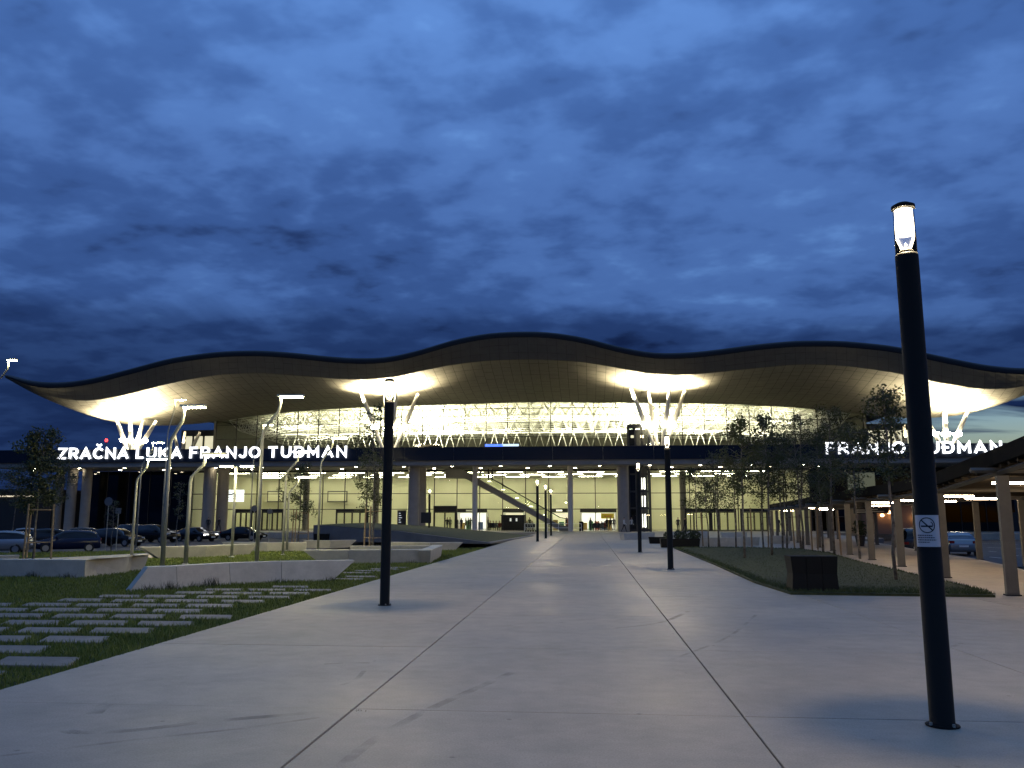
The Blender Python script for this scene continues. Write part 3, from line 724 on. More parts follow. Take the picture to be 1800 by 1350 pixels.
SL = [((285, 998.7), 715, .42, .72, 'bent street lamp standing behind the long angular bench, at its outer end'),
      ((326, 993), 799, .50, .75, 'shorter bent street lamp on the lawn with its head across the lettering'),
      ((451, 991), 697, .62, .85, 'tallest bent street lamp behind the long bench, head against the roof'),
      ((497, 976), 793, .55, .8, 'bent street lamp on the lawn near the slanted planter corner'),
      ((504, 969), 838, .45, .55, 'small far bent street lamp beside the lit young tree'),
      ((231, 981), 806, .42, .8, 'bent street lamp at the end of the pale footpath'),
      ((558.7, 970), 769, .55, .75, 'slim bent street lamp beside the middle planter')]
for (bx_, by_), ty, hx, hd, lab in SL:
    x, y = G(bx_, by_); H = at(bx_, ty, y)[2]
    street_lamp((x, y), 0, H, hx, lab, head=hd, r=.075 if by_ > 990 else .06)
x, y = G(407, 980); street_lamp((x, y), 0, at(407, 819, y)[2], 0, 'straight street lamp with two opposite heads on the lawn', double=True)
# farther ones in the car park
for px, ty, Y, z0, hx, lab in [(243, 778, 62, -.7, .8, 'far street lamp in the car park whose head crosses the lettering'), (286, 703, 66, -.7, .45, 'far street lamp just behind the tall one, head beside the roof'),
                               (441, 747, 75, -.7, .8, 'very slim far street lamp in front of the upper glazing')]:
    x = at(px, 900, Y)[0]; street_lamp((x, Y), z0, at(px, ty, Y)[2] - z0, hx, lab, r=.06, head=.9)
xl, yl, zl = at(25, 632, 40); street_lamp((xl - 3.4, 40), 0, zl, 3.1, 'street lamp reaching in at the picture edge, high above the car park', head=.42)

# ---- angular concrete benches
def bench(pts, h, t, label, ends=(.25, .25), lean=.10, group='angular concrete benches on the lawn', z=0.0):
    P = [Vector((*G(*p), 0)) for p in pts]; base = P[0].copy()
    o = thing('concrete_bench', (base.x, base.y, z), label, 'bench', group)
    n = len(P); Nn = []
    for i in range(n):
        d = (P[min(i + 1, n - 1)] - P[max(i - 1, 0)]).normalized(); nn = Vector((-d.y, d.x, 0))
        if nn.y < 0: nn = -nn
        Nn.append(nn)
    T_, B_ = [], []
    for i in range(n):
        p = P[i] - base; ext = Vector()
        if i == 0: ext = (P[0] - P[1]).normalized() * ends[0]
        if i == n - 1: ext = (P[-1] - P[-2]).normalized() * ends[1]
        T_.append((p + ext - Nn[i] * lean, p + ext + Nn[i] * t)); B_.append((p, p + Nn[i] * (t - .05)))
    for i in range(n - 1):
        mb = MB(); g_ = (T_[i + 1][0] - T_[i][0]).normalized() * .006
        a, b = (g_ if i else Vector()), (g_ if i < n - 2 else Vector())
        tf = [T_[i][0] + a, T_[i + 1][0] - b, T_[i + 1][1] - b, T_[i][1] + a]; bf = [B_[i][0] + a, B_[i + 1][0] - b, B_[i + 1][1] - b, B_[i][1] + a]
        if (tf[1] - tf[0]).cross(tf[3] - tf[0]).z < 0: tf.reverse(); bf.reverse()
        c = sum(tf, Vector()) / 4; bv = [v + (c - v).normalized() * .018 for v in tf]
        mb.prism([(v.x, v.y) for v in tf], -.02, h - .012, bottom=[(v.x, v.y) for v in bf]); mb.prism([(v.x, v.y) for v in bv], h - .012, h, bottom=[(v.x, v.y) for v in tf])
        mb.build('block', M_bench, o)
    return o
bench([(228, 1038), (312, 1034), (405, 1026), (495, 1022), (583, 1020)], .50, .45, 'long angular concrete bench in front of the street lamps, nearest the stepping slabs', ends=(-.38, .6), lean=-.10)
bench([(-60, 1013), (148, 1015), (200, 1006), (252, 1002)], .47, .42, 'angular concrete bench at the picture edge below the staked tree', ends=(.3, .15), lean=.04)
bench([(281, 981.5), (360, 979), (438, 975)], .46, .45, 'pale lit bench along the footpath behind the street lamps', ends=(.75, .3), lean=.1)
bench([(400, 968), (470, 969), (538, 968.5)], .42, .45, 'low bench on the lawn leading up to the lit young tree', ends=(.3, 0), lean=.05)
bench([(540, 963), (580, 963), (612, 962)], .40, .45, 'short bench right behind the slanted planter corner', ends=(.2, .5), lean=.1)
bench([(564, 990), (612, 990), (740, 989)], .47, .42, 'front wall of the concrete planter around the staked tree', ends=(.65, .35), lean=.08)
bench([(740, 989), (758, 980), (762, 977)], .46, .38, 'short end wall of the concrete planter beside the path', ends=(.25, .1), lean=.06)
bench([(622, 977), (690, 977), (757, 976.5)], .42, .35, 'rear wall of the concrete planter around the staked tree', ends=(.2, .1), lean=.04)
bench([(690, 966), (755, 967), (800, 966.5)], .38, .45, 'dark bench behind the planter next to the grassy wedge', ends=(.2, .4), lean=.05)
bench([(-30, 992.5), (28, 991)], .3, .4, 'stub of pale bench behind the staked tree', ends=(.2, .1), lean=.0)
for pts, lab in [([(1098, 949), (1150, 948)], 'low concrete bench beside the large pillar and lift tower'), ([(1226, 960.5), (1280, 960), (1334, 959)], 'long low concrete bench behind the planted lawn'),
                 ([(1180, 945), (1245, 944.5)], 'farther low concrete bench before the row of doors'), ([(1352, 956), (1388, 956)], 'short low concrete bench at the start of the covered walk'),
                 ([(1270, 947), (1312, 947)], 'small low concrete bench near the entrance doors behind trees')]:
    bench(pts, .5, .5, lab, ends=(.1, .1), lean=.0, group='low benches near the entrance')
# wedge-shaped grass ramp
wp = [G(550, 951), G(700, 953), G(862, 955.5), G(938, 942.5), G(760, 938), G(640, 937)]
wz = [1.12, .72, .06, .06, .75, 1.1]
wd = thing('grass_wedge', (*wp[0], 0), 'sloping wedge of lawn held by a dark concrete side wall', 'embankment')
mb = MB(); mb.prism(wp, -.02, wz); mb.build('retaining_wall', mat('wedge_concrete', (.13, .135, .14), .7, var=.15, vscale=1), wd, world=True)
mb = MB(); inn = [(p[0] + (sum(q[0] for q in wp) / 6 - p[0]) * .03, p[1] + (sum(q[1] for q in wp) / 6 - p[1]) * .03) for p in wp]
i0 = len(mb.v); mb.v += [(p[0], p[1], z + .03) for p, z in zip(inn, wz)]; mb.f += [(0, 1, 4), (1, 2, 3), (1, 3, 4), (0, 4, 5)]; mb.m += [0] * 4
mb.build('turf', M_soil, wd, world=True)
# dark bin at the wedge
def dark_bin(px, py, w, h, label, name='litter_bin', cat='bin'):
    x, y = G(px, py); o = thing(name, (x, y, 0), label, cat)
    b = MB(); b.prism([(-w / 2, -.25), (w / 2, -.25), (w / 2, .25), (-w / 2, .25)], .0, h, bottom=[(-w * .46, -.22), (w * .46, -.22), (w * .46, .22), (-w * .46, .22)]); b.build('body', M_black, o)
    b = MB(); b.box(-w / 2 - .02, w / 2 + .02, -.27, .27, h + .001, h + .05); b.build('lid', M_dark, o); return o
dark_bin(565, 951.8, 1.0, .5, 'low dark box standing against the wedge wall')
# black three-panel cabinet on the lawn edge
x, y = G(1428, 1042); cb = thing('cabinet', (x, y, .05), 'low black three-panel cabinet on the front edge of the planted lawn', 'cabinet')
for k in range(3):
    b = MB(); xa = -.49 + .33 * k; xb = xa + .322
    l_ = .035 if k == 0 else 0; r_2 = .015 if k == 2 else 0
    b.prism([(xa - l_ * .2, -.3), (xb, -.3), (xb, .3), (xa - l_ * .2, .3)], .37, .74, bottom=[(xa + l_, -.26), (xb - r_2, -.26), (xb - r_2, .26), (xa + l_, .26)])
    b.prism([(xa + l_, -.26), (xb - r_2, -.26), (xb - r_2, .26), (xa + l_, .26)], -.04, .37, bottom=[(xa, -.3), (xb, -.3), (xb, .3), (xa, .3)]); b.build('panel', M_black, cb)
# black planter bench by the lift
x, y = G(1180, 962.5); pb = thing('planter_box', (x, y, 0), 'black planter box with rounded shrubs at the tip of the lawn', 'planter')
b = MB(); b.prism([(-.6, -.3), (1.55, -.3), (1.55, .4), (-.6, .4)], 0, .48, bottom=[(-.55, -.26), (1.5, -.26), (1.5, .36), (-.55, .36)]); b.build('box', M_black, pb)
M_leafd = mat('dark_leaf', (.03, .045, .014), .7, var=.4, vscale=8)
for sx, sr in [(-.15, .26), (.45, .3), (.95, .34), (1.35, .3)]:
    m = MB(); rd = random.Random(int(sx * 100))
    for _ in range(420):
        v = Vector((rd.gauss(0, 1), rd.gauss(0, 1), rd.gauss(0, 1))).normalized() * sr * rd.uniform(.75, 1.05); c = Vector((sx, .05, .5 + sr * .5)) + v
        a = Vector((rd.gauss(0, 1), rd.gauss(0, 1), rd.gauss(0, 1))).normalized() * .05; b2 = a.cross(v).normalized() * .03; m.face([c - a, c + b2, c + a, c - b2])
    m.build('shrub', M_leafd, pb)
x, y = G(1153, 955.5); b2_ = thing('seat_block', (x, y, 0), 'small black block seat beside the planter box', 'seat')
b = MB(); b.prism([(-.45, -.3), (.5, -.3), (.5, .3), (-.45, .3)], 0, .42, bottom=[(-.4, -.25), (.45, -.25), (.45, .25), (-.4, .25)]); b.build('block', M_black, b2_)

# ---- stepping slabs
o0 = Vector((*G(60, 1163), 0)); va = (Vector((*G(147, 1156.7), 0)) - Vector((*G(27, 1155.5), 0))).normalized(); vb = (Vector((*G(27, 1155.5), 0)) - Vector((*G(4, 1168), 0))).normalized()
SA, SB, LA, LB = 1.06, .93, .88, .62
path = thing('stepping_stones', (o0.x, o0.y, 0), 'rows of grey slanted stepping slabs set in the lawn', 'stepping stones')
spm = MB(); c4 = [(-va * LA - vb * LB) / 2, (va * LA - vb * LB) / 2, (va * LA + vb * LB) / 2, (-va * LA + vb * LB) / 2]
spm.prism([(v.x * .985, v.y * .985) for v in c4], -.004, .006, bottom=[(v.x, v.y) for v in c4]); spm.prism([(v.x, v.y) for v in c4], -.05, -.004); spm = spm.mesh('slab', M_paver)
bench_front = np.array([G(-100, 1050), G(100, 1052), G(200, 1045), G(320, 1042), G(583, 1026), G(700, 995), G(800, 978)])
slabs = []
for j in range(-4, 26):
    for i in range(-14, 14):
        st = .5 * (j % 2) * SA + random.uniform(-.05, .05)
        p = o0 + va * (i * SA + st) + vb * (j * SB)
        if p.x > -6.15 or p.x < -26 or p.y < 5.6: continue
        pxm = p - Vector((0, 0, EYE)); pxm = np.array(pxm); dc = pxm @ _F; qx = 900 + FPX * (pxm @ _R) / dc; qy = 675 - FPX * (pxm @ _U) / dc
        lim = np.interp(qx, [-200, 60, 160, 230, 320, 583, 640, 760, 860], [1062, 1062, 1052, 1046, 1040, 1026, 1000, 992, 985])
        if qx < -120 or qy < lim: continue
        slabs.append((p.length, p))
slabs.sort(key=lambda s: s[0]); slabs = slabs[:298]
for _, p in slabs:
    o = link('slab', spm, path); o.location = (p.x - o0.x, p.y - o0.y, random.uniform(-.006, .003)); o.rotation_euler.z = random.uniform(-.02, .02)

# ---- grass
def grass(name, n, inside, rmin, rmax, th0, th1, hgt, label, zf, col):
    r = rmin * (rmax / rmin) ** rng.random(n); th = th0 + (th1 - th0) * rng.random(n)
    x = r * np.sin(th); y = r * np.cos(th); k = inside(x, y); x, y, r = x[k], y[k], r[k]; n = len(x)
    sc = np.clip(r / 11, .8, 3.2); a = rng.random(n) * 2 * PI; w = .006 * sc * (0.7 + .6 * rng.random(n)); h = hgt * (0.5 + rng.random(n)) * np.clip(sc, .8, 1.25)
    z0 = zf(x, y); lx_, ly_ = rng.normal(0, .35, n) * h, rng.normal(0, .35, n) * h
    V = np.empty((n, 3, 3)); V[:, 0] = np.stack([x - np.cos(a) * w, y - np.sin(a) * w, z0], 1); V[:, 1] = np.stack([x + np.cos(a) * w, y + np.sin(a) * w, z0], 1); V[:, 2] = np.stack([x + lx_, y + ly_, z0 + h], 1)
    me = bpy.data.meshes.new(name); me.vertices.add(3 * n); me.vertices.foreach_set('co', V.ravel()); me.loops.add(3 * n); me.loops.foreach_set('vertex_index', np.arange(3 * n))
    me.polygons.add(n); me.polygons.foreach_set('loop_start', np.arange(0, 3 * n, 3)); me.polygons.foreach_set('loop_total', np.full(n, 3)); me.materials.append(col); me.update(); me.validate()
    o = link(name, me); tag(o, label, 'grass', kind='stuff'); return o
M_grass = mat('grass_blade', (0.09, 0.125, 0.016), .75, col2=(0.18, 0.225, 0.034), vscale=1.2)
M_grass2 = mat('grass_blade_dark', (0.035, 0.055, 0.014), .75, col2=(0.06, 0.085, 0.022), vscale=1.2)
def in_poly(poly):
    P = np.array(poly)
    def f(x, y):
        c = np.zeros(len(x), bool); j = len(P) - 1
        for i in range(len(P)):
            with np.errstate(divide='ignore', invalid='ignore'):
                t = ((P[i, 1] > y) != (P[j, 1] > y)) & (x < (P[j, 0] - P[i, 0]) * (y - P[i, 1]) / (P[j, 1] - P[i, 1] + 1e-12) + P[i, 0])
            c ^= t; j = i
        return c
    return f
SP = np.array([[p.x, p.y] for _, p in slabs]); Mi = np.linalg.inv(np.array([[va.x, vb.x], [va.y, vb.y]]))
inL = in_poly([(-5.53, 4), (-5.53, 47), (-9, 44), (-13, 42.5), (-22, 41.5), (-30, 36.5), (-50, 34), (-50, 4)])
pathp = in_poly([G(*p) for p in [(-40, 992), (160, 991), (300, 977), (262, 972), (130, 979), (-40, 985)]])
def insideL(x, y):
    k = inL(x, y) & ~pathp(x, y); idx = np.where(k)[0]
    for s in range(0, len(idx), 20000):
        q = idx[s:s + 20000]; d = np.stack([x[q][:, None] - SP[None, :, 0], y[q][:, None] - SP[None, :, 1]], 2) @ Mi.T
        k[q] &= ~((np.abs(d[..., 0]) < LA / 2 - .03 * rng.random(len(q))[:, None]) & (np.abs(d[..., 1]) < LB / 2 - .03 * rng.random(len(q))[:, None])).any(1)
    return k
grass('grass', 420000, insideL, 6.2, 48, R_(-62), R_(-6), .05, 'short green grass of the large lawn between slabs and benches', lambda x, y: np.full(len(x), -.02), M_grass)
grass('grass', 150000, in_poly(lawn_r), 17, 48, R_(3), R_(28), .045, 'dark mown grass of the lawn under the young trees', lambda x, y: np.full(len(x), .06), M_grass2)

# taller weeds against the bench feet and in the paving joints
wv = MB(); rd = random.Random(31)
for (px, py), n_, hh in [((262, 1037), 60, .16), ((300, 1036), 90, .22), ((345, 1032), 60, .15), ((375, 1030), 100, .24), ((500, 1024), 50, .14), ((585, 1021), 60, .15), ((725, 990), 60, .15), ((60, 1014), 90, .2), ((120, 1016), 70, .18), ((632, 1247), 10, .02)]:
    x, y = G(px, py)
    for _ in range(n_):
        q = Vector((x + rd.gauss(0, .12 if hh > .1 else .03), y - .05 + rd.gauss(0, .05 if hh > .1 else .02), 0)); t = q + Vector((rd.gauss(0, .35), rd.gauss(0, .35), rd.uniform(.5, 1.1))) * hh; a = rd.uniform(0, 6.3); d = Vector((math.cos(a), math.sin(a), 0)) * (.006 if hh > .1 else .003)
        wv.face([q - d, q + d, t])
tag(wv.build('weeds', mat('weed_blade', (.03, .04, .014), .8)), 'dark weeds sprouting at the bench feet and paving joints', 'weeds', kind='stuff')
# ---- trees
M_bark = mat('birch_bark', (.045, .04, .033), .8, col2=(.2, .185, .16), vscale=7, detail=3)
M_barkd = mat('dark_bark', (.10, .085, .06), .85, var=.3, vscale=8)
M_leaf = mat('birch_leaf', (.035, .046, .014), .7, col2=(.07, .085, .025), vscale=3)
def tree(base, H, zc0, cr, seed, label, nleaf=1500, leaf=.078, stakes=0, bark=None, stem=1, droop=.25, z=0.0, lm=None, name='birch_tree', group='young birches in front of the terminal', skew=0.0):
    rd = random.Random(seed); x, y = base; o = thing(name, (x, y, z), label, 'tree', group); tr = MB(); cw = MB()
    tips = []
    for s in range(stem):
        ang = rd.uniform(0, 6.28); off = Vector((.12 * math.cos(ang), .12 * math.sin(ang), 0)) if stem > 1 else Vector(); p = off.copy(); pathp_ = [p.copy()]; k = 7
        bend = Vector((rd.uniform(-.25, .25) + skew, rd.uniform(-.2, .2), 0))
        for i in range(1, k + 1):
            t = i / k; pathp_.append(off + bend * t * t + Vector((rd.uniform(-.04, .04), rd.uniform(-.04, .04), H * t)))
        r0 = .016 + .0055 * H; tr.tube(pathp_, [r0 * (1 - .85 * i / k) + .006 for i in range(k + 1)], 7)
        nb = int(14 + H * 2.6)
        for b in range(nb):
            t = (zc0 / H) + (1 - zc0 / H) * (b + rd.random()) / nb; t = min(t, .98); q = pathp_[int(t * k)].lerp(pathp_[min(int(t * k) + 1, k)], t * k - int(t * k))
            an = rd.uniform(0, 2 * PI); rel = (t * H - zc0) / (H - zc0); ln = cr * (0.45 + .75 * math.sin(PI * min(1, max(.05, .15 + .8 * rel)))) * rd.uniform(.6, 1.15)
            d = Vector((math.cos(an), math.sin(an), rd.uniform(.25, .9))).normalized(); mid_ = q + d * ln * .55; end = q + d * ln - Vector((0, 0, droop * ln))
            tr.tube([q, mid_, end], [.014, .009, .004], 4, cap=False)
            for _ in range(4):
                w = q.lerp(mid_, rd.uniform(.3, 1)) if rd.random() < .5 else mid_.lerp(end, rd.random()); e_ = w + Vector((rd.gauss(0, .22), rd.gauss(0, .22), rd.uniform(-.3, .2))) * cr * .8
                tr.tube([w, e_], [.005, .003], 3, cap=False); tips += [(w, e_)]
            tips.append((mid_, end))
    for _ in range(int(nleaf * 1.5)):
        a, b = tips[int(rd.random() ** 1.0 * len(tips))]; c = a.lerp(b, rd.uniform(.2, 1.1)) + Vector((rd.gauss(0, .05), rd.gauss(0, .05), rd.gauss(-.03, .06))) * (1 + cr * .6)
        s_ = leaf * rd.uniform(.6, 1.3); u = Vector((rd.gauss(0, 1), rd.gauss(0, 1), rd.gauss(-.5, .8))).normalized(); v = u.cross(Vector((rd.gauss(0, 1), rd.gauss(0, 1), rd.gauss(0, 1)))).normalized()
        cw.face([c, c + u * s_ * .5 + v * s_ * .38, c + u * s_, c + u * s_ * .5 - v * s_ * .38])
    tr.build('trunk', bark or M_bark, o, True); cw.build('crown', lm or M_leaf, o)
    for s in range(stakes):
        an = .5 + 2 * PI * s / stakes; dx, dy = .55 * math.cos(an), .55 * math.sin(an); st = MB(); st.tube([(dx, dy, 0), (dx * .9, dy * .9, 2.1)], .035, 8); st.build('stake', M_wood, o)
    if stakes >= 3:
        for zz in (.75, 1.9):
            for s in range(stakes):
                a, b = .5 + 2 * PI * s / stakes, .5 + 2 * PI * (s + 1) / stakes; q = MB(); q.tube([(.52 * math.cos(a), .52 * math.sin(a), zz), (.52 * math.cos(b), .52 * math.sin(b), zz)], .022, 6); q.build('cross_bar', M_wood, o)
    return o
def gt(px, py, ytop, ycrown, crpx, seed, label, **k):
    x, y = G(px, py); H = at(px, ytop, y)[2]; zc_ = at(px, ycrown, y)[2]; tree((x, y), H, zc_, crpx * y / FPX, seed, label, **k)
RG = [(1226, 962, 826, 900, 28, 'slender birch nearest the lamp post on the planted lawn', {}), (1266, 963, 800, 898, 30, 'second slender birch on the planted lawn, thin crown', dict(stem=2)),
      (1309, 986, 742, 872, 40, 'birch standing forward on the lawn with trunk before the doors', dict(nleaf=2300)), (1357, 981, 735, 868, 42, 'birch standing forward next to the black cabinet', dict(nleaf=2600)),
      (1342, 964, 790, 890, 34, 'birch at the back edge of the lawn between two forward trunks', {}), (1380, 965, 765, 880, 40, 'multi-stemmed birch behind the black cabinet', dict(stem=2, nleaf=2200)),
      (1412, 967, 735, 880, 44, 'tall full birch in the middle of the grove', dict(nleaf=2800, stem=2)), (1447, 972, 755, 890, 44, 'full birch just before the covered walk posts', dict(nleaf=2400)),
      (1467, 978, 722, 875, 46, 'birch with low bare twigs beside the walkway posts', dict(nleaf=2500)), (1576, 1027, 690, 850, 62, 'tallest and nearest birch with its trunk beside the lamp post', dict(nleaf=2300, leaf=.07)),
      (1512, 985, 760, 868, 50, 'birch crown hiding the first letters of the short sign', dict(nleaf=1300)), (1246, 964, 835, 905, 20, 'thin sapling between the first two birches', dict(nleaf=500)),
      (1294, 966, 812, 895, 26, 'slender birch behind the forward trunk on the lawn', dict(nleaf=900))]
for i, (px, py, yt, yc, cr, lab, kw) in enumerate(RG): gt(px, py, yt, yc, cr, 100 + i, lab, z=.06, **{**dict(nleaf=1500), **kw})
for i, (px, py) in enumerate([(1236, 962), (1322, 965), (1351, 964), (1397, 966), (1428, 969), (1438, 968), (1479, 978)]):
    x, y = G(px, py); o = thing('tree_stake', (x, y, .05), ['thin stake beside the nearest slender birch', 'wooden stake between slender birches at the back of the lawn', 'wooden stake next to the forward birch trunks', 'wooden stake beside the multi-stemmed birch',
        'wooden stake left of the full birch before the walk', 'second stake close to the full birch before the walk', 'leaning stake beside the twiggy birch'][i], 'stake', 'wooden stakes in the grove')
    b = MB(); b.tube([(0, 0, 0), (.06 * (i % 3 - 1), 0, 1.9 + .2 * (i % 2))], .04, 8); b.build('post', M_wood, o); b = MB(); b.tube([(-.25, 0, 1.6), (.25, .1, 1.62)], .015, 6); b.build('tie', M_dark, o)
LG = [(58, 991, 758, 900, 50, 'leafy staked birch at the picture edge with pale spotted trunk', dict(stakes=3, nleaf=3400, leaf=.09, skew=.1)), (655, 976, 716, 905, 34, 'tall staked birch in the concrete planter beside the lamp post', dict(stakes=3, nleaf=1700)),
      (524, 962, 818, 915, 34, 'staked birch lit yellow by the small street lamp', dict(stakes=3, nleaf=1900)), (640, 963, 800, 890, 26, 'slim birch behind the planter with sparse leaves', dict(nleaf=600))]
for i, (px, py, yt, yc, cr, lab, kw) in enumerate(LG): gt(px, py, yt, yc, cr, 200 + i, lab, **kw)
for i, (px, Y, yt, cr, lab) in enumerate([(97, 62, 800, 44, 'dark birch in the car park in front of the end pillars'), (25, 70, 825, 60, 'broad dark tree at the far edge of the car park'), (200, 58, 880, 14, 'bare sapling among the parked cars'), (312, 60, 850, 16, 'thin sapling behind the street lamps')]):
    x = at(px, 900, Y)[0]; H = at(px, yt, Y)[2] + .7; tree((x, Y), H, H * .45, cr * Y / FPX, 300 + i, lab, nleaf=[2600, 3200, 120, 260][i], leaf=.1, z=-.7, group='trees in the car park')
# ---- covered walkway
CW = thing('covered_walkway', (*G(1780, 1047), 0), 'covered walkway with timber posts, dark roof and glowing tube lights', 'walkway')
Ac = [G(*p) for p in [(1780, 1047), (1662, 1015.5), (1585, 996), (1533, 984), (1494, 975)]]
dA = (Ac[4][0] - Ac[3][0], Ac[4][1] - Ac[3][1])
for k in range(1, 9): Ac.append((Ac[4][0] + dA[0] * k * 1.02, Ac[4][1] + dA[1] * k))
Ac.insert(0, (2 * Ac[0][0] - Ac[1][0] - .2, 2 * Ac[0][1] - Ac[1][1]))
zt = [2.72, 2.52, 2.28, 2.24] + [2.26] * 20          # underside of the beams over each post
nrm = Vector((.985, -.17))
wid = 4.3
Bc = [(a[0] + nrm.x * wid, a[1] + nrm.y * wid + 1.2) for a in Ac]
M_cdark = mat('canopy_sheet', (.012, .012, .0115), .8, var=.15, vscale=2, spec=.03)
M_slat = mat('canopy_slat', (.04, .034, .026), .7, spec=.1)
for i, (a, b) in enumerate(zip(Ac, Bc)):
    if i == 0: continue
    for q, row in ((a, 0), (b, 1)):
        p = MB(); an = -.2; M = Matrix.Translation((q[0], q[1], 0)) @ Matrix.Rotation(an, 4, 'Z'); w = .115 if row == 0 else .10
        p.box(-w, w, -.09, .09, .03, zt[i] - .02, M=M); po = p.build('post', M_tim, CW, world=True)
        f = MB(); f.box(-w - .03, w + .03, -.13, .13, 0, .028, M=M); f.build('foot_plate', M_dark, po, world=False); f_o = po.children[0]
        f_o.location = (0, 0, 0)
for i in range(len(Ac) - 1):
    a0, a1, b0, b1 = Ac[i], Ac[i + 1], Bc[i], Bc[i + 1]; za, zb = zt[i], zt[i + 1]
    ov = .14
    def off(p, k): return (p[0] + nrm.x * k, p[1] + nrm.y * k)
    # long beams over the post rows
    for p, q, dz in ((a0, a1, 0), (b0, b1, 0)):
        bm = MB(); P, Q = Vector((*p, za + .06 + dz)), Vector((*q, zb + .06 + dz)); bm.tube([P, Q], .085, 4, flat=.7); bm.build('beam', M_tim, CW, world=True)
    # cross beam
    bm = MB(); bm.tube([Vector((*off(a1, -.6), zb + .1)), Vector((*off(b1, .6), zb + .1))], .06, 4); bm.build('cross_beam', M_tim, CW, world=True)
    # roof sheet with upturned eave toward the lawn
    e0, e1, f0, f1 = off(a0, -ov), off(a1, -ov), off(b0, .9), off(b1, .9)
    rf = MB(); h0, h1 = za + .17, zb + .17; lip0, lip1 = (.1, .1)
    for sgn in (0, 1):
        t = .3 * sgn
        Q = [(*e0, h0 + lip0 * .45 + t), (*e1, h1 + lip1 * .45 + t), (*f1, h1 + t), (*f0, h0 + t)]
        rf.face(Q if sgn else Q[::-1])
    rf.face([(*e0, h0 + lip0 * .45), (*e0, h0 + lip0 * .45 + .33), (*e1, h1 + lip1 * .45 + .33), (*e1, h1 + lip1 * .45)])
    ro = rf.build('roof_panel', M_cdark, CW, world=True)
    # slats under the roof
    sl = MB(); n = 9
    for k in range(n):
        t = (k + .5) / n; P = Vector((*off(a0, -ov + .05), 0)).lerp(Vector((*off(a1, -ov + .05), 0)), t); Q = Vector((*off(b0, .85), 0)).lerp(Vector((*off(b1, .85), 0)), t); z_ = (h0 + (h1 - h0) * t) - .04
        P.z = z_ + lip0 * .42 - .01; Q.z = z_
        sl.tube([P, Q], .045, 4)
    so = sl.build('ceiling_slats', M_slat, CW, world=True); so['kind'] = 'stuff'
    # two tube lights per bay, hung across the walk
    for k, (t, s0) in enumerate(((.35, .35), (.85, 1.9)) if i < 4 else (((.5, .5 + .9 * (i % 4)),) if i % 2 == 0 else ())):
        c = Vector((*a0, za - .02)).lerp(Vector((*a1, zb - .02)), t); P = c + Vector((nrm.x * s0, nrm.y * s0, 0)); Q = P + Vector((1.15, .12, 0))
        tb = MB(); tb.tube([P, Q], .026, 8); to = tb.build('tube_light', M_tube, CW, world=True)
        hg = MB(); hg.box(P.x + .1, Q.x - .1, P.y, P.y + .03, P.z + .027, P.z + .15); hg.build('hanger', M_dark, CW, world=True)

# ---- small signs on the walkway, bin, planter
for px, py, w, lab in [(1518, 893, .5, 'small dark hanging sign under the walkway roof by a post'), (1540, 892, .6, 'wider dark hanging sign beside the walkway posts')]:
    P = at(px, py, 44); o = thing('hanging_sign', P, lab, 'sign'); b = MB(); b.box(-w, w, -.04, .04, -.28, .0); b.build('panel', M_dark, o); b = MB(); b.box(-.03, .03, -.03, .03, .001, .35); b.build('hanger', M_dark, o)
    q = MB()
    for k in range(2): q.box(-w * .7, w * (.1 + .5 * k), -.045, -.041, -.12 - .1 * k, -.08 - .1 * k)
    q.build('lettering', M_white, o)
x, y = G(1513, 960); o = thing('potted_plant', (x, y, 0), 'small potted plant standing among the walkway posts', 'plant')
b = MB(); b.lathe([(.2, 0), (.3, .6), (.31, .62)], 12); b.build('pot', M_dark, o); m = MB(); rd = random.Random(5)
for _ in range(260):
    c = Vector((rd.gauss(0, .16), rd.gauss(0, .16), .65 + rd.random() * .8)); a = Vector((rd.gauss(0, 1), rd.gauss(0, 1), rd.gauss(0, 1))).normalized() * .09; b2 = a.cross(Vector((rd.random(), 1, .3))).normalized() * .04; m.face([c - a, c + b2, c + a, c - b2])
m.build('foliage', M_leafd, o)

